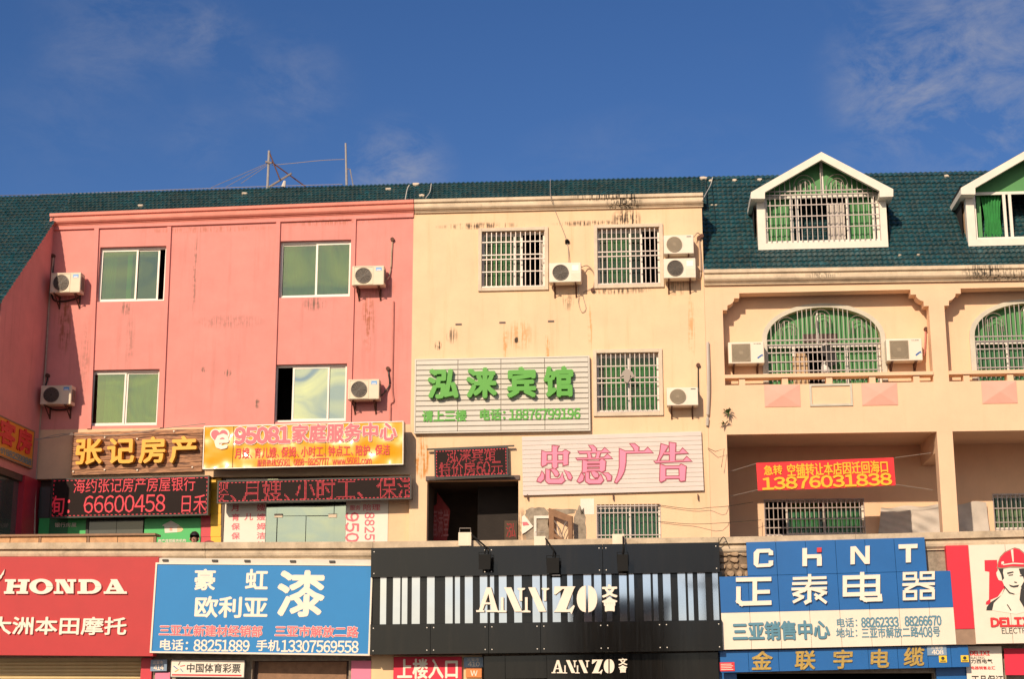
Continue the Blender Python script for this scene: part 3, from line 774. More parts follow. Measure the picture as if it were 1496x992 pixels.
# stair doorway
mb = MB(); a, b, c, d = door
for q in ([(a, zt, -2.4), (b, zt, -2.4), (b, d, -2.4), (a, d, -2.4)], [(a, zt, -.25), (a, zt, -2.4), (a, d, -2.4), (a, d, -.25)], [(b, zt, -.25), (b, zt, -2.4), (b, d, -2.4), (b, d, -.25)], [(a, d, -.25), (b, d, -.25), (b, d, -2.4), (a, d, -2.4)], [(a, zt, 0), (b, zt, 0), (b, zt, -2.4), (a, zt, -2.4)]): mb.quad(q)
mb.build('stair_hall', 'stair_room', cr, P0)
mb = MB(); mb.box(a + (b - a) * .5, b, zt, d, -2.2, -1.1); mb.build('stair_wall', 'dark_room', cr, P0)
mb = MB(); mb.box(a - .03, b + .03, d, d + .10, .007, .05); mb.build('door_lintel', 'bronze_frame', cr, P0)
# window niche with scarred plaster
rm = room(P0, cr, *sw, -.26, .5, 'tile_cream')
mb = MB(); rect_ring(mb, sw[0] - .06, sw[1] + .06, sw[2], sw[3] + .06, .06, .004, .05); mb.build('window_surround', 'white_trim', cr, P0)
def rag(x0, y0, x1, y1, seed, n=26, j=.16):
    rr = random.Random(seed); cx, cy = (x0 + x1) / 2, (y0 + y1) / 2; out = []
    for i in range(n):
        a = 6.283 * i / n; k = 1 + rr.uniform(-j, j); c, s = math.cos(a), math.sin(a)
        q = 1 / max(abs(c), abs(s)) * .5 + .5
        out.append((cx + (x1 - x0) / 2 * c * k * min(q, 1.3), cy + (y1 - y0) / 2 * s * k * min(q, 1.3)))
    return out
for i, bx in enumerate(((768, 744, 803, 800), (800, 744, 842, 752), (838, 742, 856, 800), (768, 742, 800, 758))):
    poly(P0, cr, [rag(*bx, i + 3)], 'concrete_raw', .0062, .010 + i * .001, 'scarred_plaster')
mb = MB(); a, b, c, d = R(P0, 848, 729, 868, 752); mb.box(a, b, c, d, .007, .012); mb.build('fresh_plaster_patch', 'white_trim', cr, P0)
for x in (670, 734, 805):
    y = {670: 474, 734: 471.5, 805: 469.5}[x]; a, b, c, d = R(P0, x - 4.5, y - 1.2, x + 4.5, y + 1.2); mb = MB(); mb.box(a, b, c, d, .004, .02); mb.build('bolt_slot', 'bronze_frame', cr, P0)
# =================================================================== ARCADED BUILDING
ab = thing('arcaded_building', 'peach building with arched barred windows, balcony parapet and tiled attic roof at the right', 'building', (xC, 0, 0))
xa = xC + .004; px0 = P0.px(1060.5, 600)[0]; q0, q1 = P0.px(1366.5, 600)[0], P0.px(1389.5, 600)[0]
bay = q0 - px0; r0 = q1 + bay; r1 = r0 + (q1 - q0); xE = r1 + .0
zc0 = wpt(1250, 414, 0).z + .12; zbm = wpt(1210, 425.5, 0).z; zpt = wpt(1210, 545.5, 0).z; zpb = wpt(1210, 633, 0).z; zE = wpt(1210, 392, 0).z
for a, b in ((xa, px0), (q0, q1), (r0, r1)): mb = MB(); mb.box(a, b, zt, zc0, -.36, -.0); mb.build('pillar', 'peach_paint', ab, P0)
for a, b in ((px0, q0), (q1, r0)): mb = MB(); mb.box(a, b, zbm, zc0, -.36, -.001); mb.build('head_beam', 'peach_paint', ab, P0)
def bracket(x, s):
    k = lambda p: (x + s * p[0] / 62, zbm - p[1] / 62)
    pts = [(0, -1), (24.5, -1), (24.5, 7.5), (17, 7.5), (16.6, 11), (14.5, 14), (11, 16.5), (7, 18), (6.6, 25), (0, 25)]
    mb = MB(); mb.prism([k(p) for p in pts], -.36, -.003); mb.build('corbel', 'peach_paint', ab, P0)
for x, s in ((px0, 1), (q0, -1), (q1, 1), (r0, -1)): bracket(x, s)
# parapet of the balcony
for a, b, nb_ in ((px0, q0, 0), (q1, r0, 1)):
    zr_ = zpt - .085; zo = zr_ - .155
    mb = MB(); mb.box(a - .0, b, zr_, zpt, -.30, .045); mb.build('parapet_rail', 'peach_paint', ab, P0, bevel=.006)
    mb = MB(); mb.box(a, b, zpb, zo, -.30, -.004); mb.build('parapet_wall', 'peach_paint', ab, P0)
    for f in (.083, .29, .503, .71, .92):
        x = a + (b - a) * f; mb = MB(); mb.box(x - .07, x + .07, zo, zr_, -.28, -.006); mb.build('parapet_post', 'peach_paint', ab, P0)
    mb = MB(); mb.box(a, b, zo - .14, zo - .02, -.50, -.302); mb.build('sill', 'arch_surround', ab, P0)
    for f0, f1 in (((.188, .36), (.655, .825)) if nb_ == 0 else ((.15, .315), (.62, .79))):
        u0, u1 = a + (b - a) * f0, a + (b - a) * f1; v1 = zo - .01; v0 = v1 - .52; cu, cv = (u0 + u1) / 2, (v0 + v1) / 2
        mb = MB(); mb.add([(u0, v0, -.004), (u1, v0, -.004), (u1, v1, -.004), (u0, v1, -.004), (u0, v0, .01), (u1, v0, .01), (u1, v1, .01), (u0, v1, .01), (cu, cv, .07)], [(0, 1, 5, 4), (1, 2, 6, 5), (2, 3, 7, 6), (3, 0, 4, 7), (4, 5, 8), (5, 6, 8), (6, 7, 8), (7, 4, 8)])
        mb.build('pyramid_tile', 'pink_tile', ab, P0)
    u0, u1 = a + (b - a) * .405, a + (b - a) * .61; mb = MB(); rect_ring(mb, u0, u1, v0 - .0, v1, .05, -.003, .03); mb.build('moulded_frame', 'arch_surround', ab, P0)
# string line and floor slab, ceiling of the lower arcade, side beams
mb = MB(); mb.box(xa, xE, zpb + .08, zpb + .16, -3.0, -.30); mb.build('balcony_slab', 'peach_paint', ab, P0)
for a, b in ((q0, q1), (r0, r1)): mb = MB(); mb.box(a + .02, b - .02, zpb - .42, zpb + .078, -2.4, -.362); mb.build('cross_beam', 'peach_paint', ab, P0)
# back walls
lw = [R(PL, 1117, 729, 1263, 783), ]
dxb = q1 - px0
lw.append(R(PL, 1452, 721, 1598, 775))
mb = wall(PL, xa, xE, zt, zpb + .08, lw, -.25, 0); mb.build('back_wall', 'peach_paint', ab, PL)
wn = barred(PL, ab, lw[0], 0, [(.22, .61, 0, 'glass_clear'), (.60, 1, .03, 'glass_clear')], [('board_green', .26, .56, 5), ('board_green', .64, .97, 5)], 22, (.02, .25, .55, .78, .97), 0)
wn = barred(PL, ab, lw[1], 0, [(.0, .5, 0, 'glass_clear'), (.5, 1, .03, 'glass_clear')], [('curtain_grey', .05, .97, 8)], 22, (.02, .4, .78, .97), 0)
def arch_pts(cx, hw, v0, vs, h, n=20):
    return [(cx - hw, v0)] + [(cx - hw * math.cos(math.pi * i / n), vs + h * math.sin(math.pi * i / n) ** .92) for i in range(n + 1)] + [(cx + hw, v0)]
xw = PM.px(1203, 500)[0]; hw = (PM.px(1286, 500)[0] - PM.px(1119.5, 500)[0]) / 2; vs_ = PM.px(1203, 497)[1]; va = PM.px(1203, 449.5)[1] - vs_; v0_ = zpt - .48
for k in (0, 1):
    cx = xw + k * (PM.px(1508.5, 497)[0] - PM.px(1203, 497)[0]); a, b = (px0, q0) if k == 0 else (q1, r0)
    ar = arch_pts(cx, hw, v0_, vs_, va)
    mb = MB(); top = zc0
    mb.box(xa if k == 0 else q0, cx - hw, zpb + .16, top, -.2, 0); mb.box(cx + hw, q0 if k == 0 else xE, zpb + .16, top, -.2, 0)
    mb.box(cx - hw, cx + hw, zpb + .16, v0_, -.2, 0)
    for i in range(1, len(ar) - 2):
        (u1, v1), (u2, v2) = ar[i], ar[i + 1]
        if u2 - u1 < 1e-5: continue
        mb.add([(u1, v1, 0), (u2, v2, 0), (u2, top, 0), (u1, top, 0)], [(0, 1, 2, 3)]); mb.quad([(u1, v1, 0), (u2, v2, 0), (u2, v2, -.2), (u1, v1, -.2)])
    mb.build('recess_wall', 'peach_paint', ab, PM)
    # window and its pieces
    mb = MB(); oo = arch_pts(cx, hw + .115, v0_, vs_, va + .10)
    for i in range(len(ar) - 1): mb.prism([ar[i], oo[i], oo[i + 1], ar[i + 1]], -.02, .05)
    wn = mb.build('arched_window', 'arch_surround', ab, PM)
    w = -.12; vt = vs_ - .10
    mb = MB(); mb.box(cx - hw, cx + hw, vt - .045, vt + .045, w - .05, w)
    for f in ((-1, -.52, .40, .97) if k == 0 else (-.97, -.42, .2, .97)): mb.box(cx + hw * f - .035, cx + hw * f + .035, v0_, vt, w - .05, w - .003)
    mb.box(cx - hw * .08 - .02, cx - hw * .08 + .02, vt, vs_ + va - .03, w - .05, w - .003)
    mb.build('window_frame', 'white_frame', wn, PM)
    mb = MB(); mb.prism([(x, y) for x, y in ar[1:-1]][:] + [(cx + hw, vt), (cx - hw, vt)], w - .10, w - .07); mb.build('green_board', 'board_green', wn, PM)
    if k == 0:
        for f0, f1 in ((-.98, -.55), (.42, .95), (.08, .38)): curtain(PM, wn, cx + hw * f0, cx + hw * f1, v0_, vt, w - .14, 'board_green', 3, .012)
        mb = MB(); mb.box(cx - hw * .35, cx + hw * .27, vt + .08, vt + .30, w - .068, w - .06); mb.build('transom_opening', 'bronze_frame', wn, PM)
    else:
        curtain(PM, wn, cx - hw * .93, cx + hw * .93, v0_, vt, w - .14, 'curtain_teal', 10, .02)
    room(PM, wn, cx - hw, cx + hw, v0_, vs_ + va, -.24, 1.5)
    # grille with scrolled heads
    mb = MB(); g = .035; r = .009; n = 25
    def topv(u):
        t = max(-1, min(1, (u - cx) / hw)); return vs_ + va * max(0, 1 - t * t) ** .46
    arcs = ((-.64, .105, .24), (-.02, .12, .0), (.62, .105, .24))
    for i in range(n + 1):
        u = cx - hw + 2 * hw * i / n; vtp = topv(u) - .01
        t = (u - cx) / hw
        for ac, ra, dr in arcs:
            if abs(t - ac) < .17: vtp = min(vtp, topv(cx + ac * hw) - .13 - abs(t - ac) * .6)
        mb.box(u - r, u + r, v0_, vtp, g - r, g + r)
    for v in (vs_ - .0, vs_ - .11, vs_ - .30, vs_ - .52, vs_ - .74): mb.box(cx - hw, cx + hw, v - .013, v + .013, g + r, g + 2.8 * r)
    for ac, ra, dr in arcs:
        for q in (1, .55):
            c_ = cx + ac * hw; base_v = topv(c_) - .15 - .10; R_ = hw * .155 * q
            pts = [(c_ - R_, base_v - .25, g)] + [(c_ - R_ * math.cos(math.pi * j / 10), base_v + R_ * math.sin(math.pi * j / 10) * .95, g) for j in range(11)] + [(c_ + R_, base_v - .25, g)]
            mb.tube(pts, r, 4)
    mb.build('security_grille', 'steel_bar', wn, PM)
A, B = wpt(1035.5, 393.5, -.22), wpt(1496, 386, -.22); A.y = B.y = 0; B = A + (B - A) * ((xE - A.x) / (B.x - A.x)); A.x = xa
mb = MB(); mb.sweep([A, B], CORN2); mb.build('cornice', 'cornice', ab)
zeave = (A.z + B.z) / 2 + .0
ro, Q = roof('roof_tiles', 0, 0, 0, 0, 0, 0, ab, 86, 23, world=[(xa, 2.4, wpt(1040, 258, 2.4).z), (xE, 2.4, wpt(1460, 251, 2.4).z), (xa, -.16, A.z - .06), (xE, -.16, B.z - .04)])
for px_, py_ in ((1040, 262), (1076, 260), (1113, 261), (1040, 298), (1046, 298), (1300, 372), (1326, 371), (1392, 259), (1270, 300)):
    p = wpt(px_, py_, 1.5); s = (p.x - xa) / (xE - xa); t = {262: .03, 260: .03, 261: .04, 298: .33, 372: .88, 371: .88, 259: .03, 300: .3}[py_]
    patch(ab, Q, max(.01, s), max(t, .06), .07 if t < .1 else .04, .05 if t < .1 else .02)
# dormers
PD, PF = plane(.31), plane(.0)
def dormer(dx, full):
    sx = lambda F, pts: [(u + dx[0], v + dx[1]) for u, v in (F.px(*p) for p in pts)]
    fas = sx(PF, [(1097, 290), (1097, 280.5), (1200, 221.5), (1305, 276), (1305, 286.8), (1285, 287.5), (1285, 278.5), (1200, 233), (1117.5, 280.5), (1117.5, 290)])
    D = (fas[0][0], 0, fas[0][1])
    mb = MB(); mb.prism(fas, -.10, 0); dm = mb.build('dormer', 'white_trim', ab, PF)
    # roof slabs and soffits running back into the main roof
    for (o, a, i) in ((1, 2, 0), (3, 2, 4)):
        p, q, e = fas[o], fas[a], fas[i]
        mb = MB()
        mb.add([(p[0], p[1] + .012, -.03), (q[0], q[1] + .012, -.03), (q[0], q[1] + .012, -2.4), (p[0], p[1] + .012, -2.4), (p[0], p[1] - .05, -.03), (q[0], q[1] - .05, -.03), (q[0], q[1] - .05, -2.4), (p[0], p[1] - .05, -2.4)], [(0, 1, 2, 3), (4, 5, 6, 7), (0, 1, 5, 4), (0, 3, 7, 4), (1, 2, 6, 5), (2, 3, 7, 6)])
        mb.build('dormer_roof', 'roof_tile', dm, PF)
    inn = [fas[9], fas[8], fas[7], fas[6], fas[5]]
    mb = MB()
    L_, R_ = fas[0], fas[4]; Li, Ri = fas[9], fas[5]
    for (o, i) in ((L_, Li), (R_, Ri)):
        mb = MB(); mb.box(min(o[0], i[0]), max(o[0], i[0]), o[1], o[1] + .14, -2.2, -.102); mb.build('eaves_soffit', 'white_trim', dm, PF)
    # front wall with opening
    wl = sx(PD, [(1108, 365), (1298, 360)]); op = sx(PD, [(1119.5, 355), (1287, 353)]); tr = sx(PD, [(1200, 286)])[0][1]
    u0, u1 = wl[0][0], wl[1][0]; v0 = wl[1][1] - .01; o0, o1, ov = op[0][0], op[1][0], op[0][1]; ve = tr + .12
    mb = MB(); mb.box(u0, o0, v0, ve, -.2, 0); mb.box(o1, u1, v0, ve, -.2, 0); mb.box(o0, o1, v0, ov, -.2, 0); mb.build('dormer_front', 'white_trim', dm, PD)
    for e in (u0 + .01, u1 - .15): mb = MB(); mb.box(e, e + .14, v0 - .3, ve, -2.0, -.201); mb.build('dormer_cheek', 'peach_paint', dm, PD)
    apx = sx(PD, [(1200, 229)])[0]; wt = -.10
    mb = MB(); mb.prism([(o0, tr), (o1, tr), (o1 - .05, tr + .15), apx, (o0 + .05, tr + .15)], wt - .06, wt - .03); mb.build('green_board', 'board_green', dm, PD)
    mb = MB(); rect_ring(mb, o0, o1, ov, tr + .05, .06, wt - .04, wt, .07); mb.box(apx[0] - .03, apx[0] + .03, tr, apx[1], wt - .04, wt - .002)
    if full: ps = (.235, .285, .73, .955)
    else: ps = (.27, .32, .62, .70)
    for f in ps: mb.box(o0 + (o1 - o0) * f - .035, o0 + (o1 - o0) * f + .035, ov, tr, wt - .04, wt - .003)
    wf = mb.build('window_frame', 'white_frame', dm, PD)
    room(PD, dm, o0, o1, ov, tr, -.22, 1.2)
    W_ = o1 - o0
    if full:
        curtain(PD, dm, o0 + .05, o0 + W_ * .22, ov, tr, -.24, 'board_green', 4, .015)
        curtain(PD, dm, o0 + W_ * .74, o0 + W_ * .95, ov, tr, -.24, 'board_green', 4, .015)
        curtain(PD, dm, o0 + W_ * .56, o0 + W_ * .71, ov, tr - .1, -.24, 'curtain_white', 4, .025)
        mb = MB(); g = -.002; r = .009; n = 22
        gl = apx[1] - (tr + .12)
        for i in range(n + 1):
            f = i / n; u = o0 + W_ * f; vt = tr + .10 + (1 - abs(f - .5) * 2) * (apx[1] - tr - .12)
            if .26 < f < .46 or .54 < f < .74: vt = tr + .10 + .30 - abs(abs(f - .5) - .14) * 1.5
            mb.box(u - r, u + r, ov, vt, g - r, g + r)
        for v in (tr + .13, tr + .04, tr - .22, tr - .50, tr - .78): mb.box(o0, o1, v - .013, v + .013, g + r, g + 2.8 * r)
        for c_ in (.355, .645):
            for q in (1, .6, .3):
                cc = o0 + W_ * c_; R_ = W_ * .092 * q; bv = tr + .13 + .16
                mb.tube([(cc - R_, tr + .13, g)] + [(cc - R_ * math.cos(math.pi * j / 10), bv + R_ * math.sin(math.pi * j / 10), g) for j in range(11)] + [(cc + R_, tr + .13, g)], r, 4)
        mb.build('security_grille', 'steel_bar', dm, PD)
    else:
        curtain(PD, dm, o0 + W_ * .08, o0 + W_ * .26, ov, tr, -.26, 'curtain_green', 6, .035, .25)
        mb = MB(); mb.box(o0 + W_ * .04, o0 + W_ * .075, ov, tr, -.24, -.23); mb.build('curtain_edge', 'board_green', dm, PD)
        curtain(PD, dm, o0 + W_ * .72, o0 + W_ * .95, ov, tr, -.26, 'curtain_green', 6, .035)
dormer((0, 0), True)
dormer((PF.px(1404, 277)[0] - PF.px(1097, 281)[0], -.03), False)
# =================================================================== LEDGE AND LOWER SHOP WALL
LX = [(-120, 794), (0, 793.3), (300, 792.6), (545, 791.6), (700, 790), (1050, 785), (1250, 781), (1496, 774.5), (1640, 771)]
path = [wpt(x, y, YB) for x, y in LX]
lg = thing('concrete_ledge', 'long stained concrete canopy ledge running above all the lower shop signs', 'ledge', (path[0].x, YB, 0))
H = .135
for i in range(len(path) - 1):
    p, q = path[i], path[i + 1]; q = q - (q - p) * .002
    mb = MB(); mb.sweep([p, q], [(-.45, 0), (0, 0), (0, -H), (-.45, -H)]); mb.build('slab', 'concrete', lg)
    mb = MB(); mb.sweep([p, q], [(-.45, -H - .003), (-.09, -H - .003), (-.09, -H - .03), (-.05, -H - .05), (-.03, -H - .10), (-.04, -H - .15), (-.08, -H - .185), (-.10, -H - .195), (-.10, -H - .22), (-.45, -H - .22)]); mb.build('moulding', 'concrete', lg, smooth=False)
xs0, xs1 = path[0].x, path[-1].x
mb = MB(); mb.box(xs0, xs1, zled - 1.15, zled - .9, .2, -YB - .451 + 0); mb.build('terrace_floor', 'concrete_raw', lg, P0)
sb = thing('shop_base_building', 'ground floor shop wall standing under the concrete ledge', 'building', (xs0, -2.6, 0))
PB = plane(-2.62)
def bx(F, x0, y0, x1, y1): return R(F, x0, y0, x1, y1)
zl = zled - 1.16
holes = [R(PB, -100, 962, 202, 1130), R(PB, 366, 966, 508, 1130), R(PB, 706, 958, 1049, 1130), R(PB, 1078, 984, 1369, 1130)]
holes = [(a, b, .02, d) for a, b, c, d in holes]
mb = wall(PB, xs0, xs1, 0, zl, holes, -.3, 0); mb.build('wall', 'concrete_raw', sb, PB)
mb = MB(); mb.box(xs0, xs1, zl + .0, zled - .30, -.3, -.0); mb.build('fascia_wall', 'concrete_raw', sb, PB)
# roller shutter, slat by slat
a, b, c, d = holes[0]; n = int((d - c) / .075)
rs = cached('sl', lambda: MB().prism([(0, 0), (1, 0), (1, .068), (0, .068)], 0, .001).mesh('slat', 'shutter'))
me = MB(); me.add([(0, 0, 0), (b - a, 0, 0), (b - a, .02, .022), (0, .02, .022), (b - a, .055, .022), (0, .055, .022), (b - a, .073, 0), (0, .073, 0)], [(0, 1, 2, 3), (3, 2, 4, 5), (5, 4, 6, 7)])
me = me.mesh('slat', 'shutter')
sh = MB(); sh.box(a, b, c, d, -.30, -.27); sh = sh.build('roller_shutter', 'shutter', sb, PB)
for i in range(n): obj('slat', me, sh, Frame(PB.at(a, c + i * .075, -.26), (1, 0, 0), (0, 0, 1)))
a, b, c, d = holes[1]; mb = MB(); mb.box(a, b, c, d, -.3, -.2); dp = mb.build('brown_shop_panel', 'bronze_frame', sb, PB)
a2, b2, c2, d2 = R(PB, 373, 967, 503, 1100); mb = MB(); mb.box(a2, b2, c2, d2, -.19, -.15); mb.build('panel', 'wood_frame', dp, PB)
a, b, c, d = holes[2]; room(PB, sb, a, b, c, d, -.3, 1.5)
k = MB(); k.box(a, a + (b - a) * .23, c, d, -.2, -.18); k = k.build('shop_window', 'glass_grey', sb, PB)
for f0, f1 in ((.235, .26), (.27, .60), (.61, .995)):
    mb = MB(); mb.box(a + (b - a) * f0, a + (b - a) * f1, c, d, -.2, -.18); mb.build('pane', 'black_gloss', k, PB)
a, b, c, d = holes[3]; room(PB, sb, a, b, c, d, -.3, 1.5)
mb = MB(); mb.box(a + .1, b - .1, c, d - .16, -.6, -.55); mb.build('dark_shop_front', 'bronze_frame', sb, PB)
# coloured piers between the shops
PZ = plane(-2.66)
for nm, m_, x0, x1, y0 in (('red_pier', 'column_red', 203, 219, 962), ('pink_pier', 'pink_wall', 224, 246, 983), ('pink_pier', 'pink_wall', 512, 541, 966), ('cream_pier', 'tile_cream', 541.5, 574, 958), ('cream_pier', 'tile_cream', 575, 704, 958)):
    a, b, c, d = R(PZ, x0, y0, x1, 1120); mb = MB(); mb.box(a, b, .02, d, -.035, .03); mb.build(nm, m_, sb, PZ)
for x0, x1, y0 in ((1052, 1077.5, 950), (1370, 1416, 944)):
    a, b, c, d = R(PZ, x0, y0, x1, 1120); mb = MB(); mb.box(a, b, .02, d, -.035, .06); mb.build('blue_pier', 'panel_blue', sb, PZ)
# stones and mould at the gaps between signs
PS_ = plane(-2.9)
def block(x0, y0, x1, y1, m_, nm, F=PS_, w0=-.28, w1=0, parent=sb):
    a, b, c, d = R(F, x0, y0, x1, y1); mb = MB(); mb.box(a, b, c, d, w0, w1); return mb.build(nm, m_, parent, F)
bk = block(1050, 797, 1094, 846, 'mortar', 'rubble_wall')
rr = random.Random(5); y = 796
while y < 843:
    hgt = rr.uniform(7, 12); x = 1049.5 + rr.uniform(-3, 0)
    while x < 1093:
        wd = rr.uniform(8, 17); x1 = min(x + wd, 1094)
        if x1 - x > 4 and rr.random() > .04:
            a, b, c, d = R(PS_, max(x, 1050), y + .5, x1 - .7, min(y + hgt - .6, 844)); cu, cv = (a + b) / 2, (c + d) / 2; mb = MB(); pts = []
            for t in range(7):
                an = 6.283 * t / 7 + rr.uniform(-.2, .2); q = rr.uniform(.85, 1.15); cc, ss = math.cos(an), math.sin(an); m_ = 1 / max(abs(cc), abs(ss)); m_ = .5 + .5 * m_
                pts.append((cu + (b - a) / 2 * cc * q * m_, cv + (d - c) / 2 * ss * q * m_))
            k = len(pts); w = rr.uniform(.03, .09)
            mb.add([(p[0], p[1], -.01) for p in pts] + [(cu + (p[0] - cu) * .8, cv + (p[1] - cv) * .8, w) for p in pts] + [(cu, cv, w + .01)], [(i, (i + 1) % k, (i + 1) % k + k, i + k) for i in range(k)] + [(i + k, (i + 1) % k + k, 2 * k) for i in range(k)])
            mb.build('stone', 'stone', bk, PS_)
        x = x1
    y += hgt
block(1352, 785, 1391, 838, 'concrete_raw', 'mouldy_render')
# =================================================================== SIGNS
PSg = plane(YS)
def sign(name, label, cat, tl, tr, bl, Y, group=None): 
    F = qframe(tl, tr, bl, Y); a, b, c = wpt(*tl, Y), wpt(*tr, Y), wpt(*bl, Y)
    t = thing(name, label, cat, F, group); F.w = (b - a).length; F.h = (a - c).length
    return t, F
def slab(t, F, name, m_, w0, w1, ins=0, bevel=0): mb = MB(); mb.box(ins, F.w - ins, ins, F.h - ins, w0, w1); return mb.build(name, m_, t, F, bevel)
# --- red motorcycle shop sign
t, F = sign('shop_sign', 'wide red shop sign with raised white lettering, at the lower left corner', 'sign', (-100, 814.5), (218.5, 815), (-100, 957), YS)
slab(t, F, 'panel', 'sign_red', -.25, 0)
z = lambda x, y: (x / 4.2767, 760 + y / 4.2767)
def slabserif(t, F):
    Ls = []
    Hh = [[(30, 372), (105, 372), (105, 388), (90, 388), (90, 407), (130, 407), (130, 388), (118, 388), (122, 372), (190, 372), (190, 388), (176, 388), (166, 448), (182, 448), (180, 463), (108, 463), (110, 448), (124, 448), (130, 424), (86, 424), (82, 448), (96, 448), (96, 463), (28, 463), (30, 448), (44, 448), (58, 388), (33, 388)]]
    def bars(*q): return [list(p) for p in q]
    Hh = bars([(36, 372), (104, 372), (104, 388), (36, 388)], [(118, 372), (190, 372), (190, 388), (118, 388)], [(30, 447), (94, 447), (94, 463), (30, 463)], [(108, 447), (180, 447), (180, 463), (108, 463)], [(54, 380), (92, 380), (82, 455), (44, 455)], [(138, 380), (176, 380), (166, 455), (128, 455)], [(80, 407), (142, 407), (140, 425), (78, 425)])
    def ell(cx, cy, rx, ry, ix, iy, n=22):
        o = []
        for i in range(n):
            a, b = 6.283 * i / n, 6.283 * (i + 1) / n
            o.append([(cx + rx * math.cos(a), cy + ry * math.sin(a)), (cx + rx * math.cos(b), cy + ry * math.sin(b)), (cx + ix * math.cos(b), cy + iy * math.sin(b)), (cx + ix * math.cos(a), cy + iy * math.sin(a))])
        return o
    Oo = ell(262, 417, 74, 48, 32, 30)
    Nn = bars([(350, 372), (412, 372), (412, 388), (350, 388)], [(425, 372), (480, 372), (480, 388), (425, 388)], [(340, 447), (400, 447), (400, 463), (340, 463)], [(358, 380), (376, 380), (376, 455), (358, 455)], [(366, 374), (410, 374), (464, 461), (420, 461)], [(444, 380), (464, 380), (464, 461), (444, 461)])
    Dd = bars([(495, 372), (560, 372), (560, 390), (495, 390)], [(488, 447), (560, 447), (560, 463), (488, 463)], [(508, 380), (546, 380), (546, 455), (508, 455)]) + [p for p in ell(572, 417.5, 66, 45.5, 28, 28, 24) if min(q[0] for q in p) > 552]
    Aa = bars([(652, 463), (728, 463), (728, 448), (652, 448)], [(715, 463), (798, 463), (796, 448), (717, 448)], [(664, 455), (686, 455), (722, 372), (704, 372)], [(694, 372), (736, 372), (784, 455), (738, 455)], [(690, 424), (740, 424), (744, 437), (684, 437)])
    for p in (Hh, Oo, Nn, Dd, Aa): poly(F, t, p, 'letter_white', .002, .045, 'letter', z)
slabserif(t, F)
wing = [[(-60, 382), (10, 345), (34, 308), (26, 342), (12, 356), (-60, 402)], [(-60, 408), (-6, 372), (20, 344), (14, 362), (-2, 378), (-60, 428)]]
poly(F, t, wing, 'letter_white', .002, .04, 'wing_emblem', z)
text(F, t, '大洲本田摩托', (-15, 902, 186.5, 928), 'letter_white', .002, .035, .022)
# --- blue paint shop sign
t, F = sign('shop_sign', 'blue shop sign with large white characters and a row of pink ones', 'sign', (220.5, 822.5), (537.5, 825), (219, 954.5), YS)
slab(t, F, 'panel', 'sign_blue', -.24, 0, .03)
mb = MB(); rect_ring(mb, 0, F.w, 0, F.h, .035, -.24, .02); mb.build('frame', 'panel_white', t, F)
for s_, b_ in (('豪', (283, 832, 316, 863)), ('虹', (358, 832, 392, 863)), ('欧利亚', (283, 872, 392, 903)), ('漆', (404, 834, 476, 902))): text(F, t, s_, b_, 'letter_white', .003, .006, .028)
text(F, t, '三亚立新建材经销部', (232, 914, 384, 930.5), 'letter_rose', .004, .006, .022, edge=('letter_white', .035))
text(F, t, '三亚市解放二路', (401, 915, 524, 931.5), 'letter_rose', .004, .006, .022, edge=('letter_white', .035))
text(F, t, '电话：', (232, 934.5, 280, 951), 'letter_white', .003, .006, .025)
text(F, t, '88251889', (283, 935, 365, 952), 'letter_white', .003, .006, .022)
text(F, t, '手机', (374, 935.5, 409, 952), 'letter_white', .003, .006, .025)
text(F, t, '13307569558', (411, 936, 524, 953.5), 'letter_white', .003, .006, .022)
mb = MB(); mb.box(0, F.w, F.h + .005, F.h + .10, -.2, -.02); mb.build('top_board', 'slat_white', t, F)
for f in (.03, .26, .41, .62, .80):
    mb = MB(); mb.box(F.w * f, F.w * f + .12, F.h + .03, F.h + .07, -.018, .02); mb.build('clip', 'cable', t, F)
# --- dark clothes shop sign
t, F = sign('shop_sign', 'long dark glossy shop sign with white letters over mirrored vertical strips', 'sign', (543, 802), (1051, 793.5), (543, 957.5), YS)
vv = lambda x, y: F.px(x, y)[1]
h1, h2, h3 = vv(797, 841), vv(797, 910), 0
cuts = [0, .245, .425, .595, .755, .88, 1]
xj = [F.px(x, 830)[0] for x in (543, 630, 714, 789, 881, 966, 1051.5)]
def cladrow(v0, v1, w, nm='cladding_panel', step=1, xs=xj):
    for i in range(0, len(xs) - step, step):
        mb = MB(); j = rr.uniform(-.002, .002); mb.box(xs[i] + .003, xs[i + step] - .003, v0, v1, w - .14, w + j); p = mb.build(nm, 'cladding', t, F, bevel=.004)
        for u in (xs[i] + .07, xs[i + step] - .07):
            for v in (v0 + .07, v1 - .07):
                pass
        mb = MB()
        for u in (xs[i] + .07, xs[i + step] - .07):
            for v in (v0 + .08, v1 - .08): mb.disc(u, v, .012, w + .001, w + .012, 6)
        s_ = mb.build('screw', 'white_frame', p, F); s_['kind'] = 'stuff'
cladrow(h1, F.h, .12, step=2); cladrow(0, h2, .10, step=1)
mb = MB(); mb.box(0, F.w, h2 - .02, h1 + .02, -.2, -.04); mb.build('back_board', 'cladding', t, F)
st = [(107, 145), (187, 232), (243, 277), (305, 355), (400, 447), (514, 560), (575, 606), (637, 686), (731, 777), (795, 820), (850, 898), (945, 993), (1060, 1107), (1122, 1150), (1185, 1235)]
st = [(530 + a / 4.2767, 530 + b / 4.2767) for a, b in st] + [(780 + a / 4.2767, 780 + b / 4.2767) for a, b in [(210, 243), (312, 360), (378, 423), (453, 487), (535, 582), (597, 628), (684, 732), (747, 777), (810, 857), (902, 950), (965, 997), (1027, 1075), (1120, 1155)]]
for a, b in st:
    u0, u1 = F.px(a, 878)[0], F.px(b, 878)[0]; mb = MB(); mb.box(u0, u1, h2, h1 - .0, -.038, -.030); mb.build('mirror_strip', 'mirror', t, F)
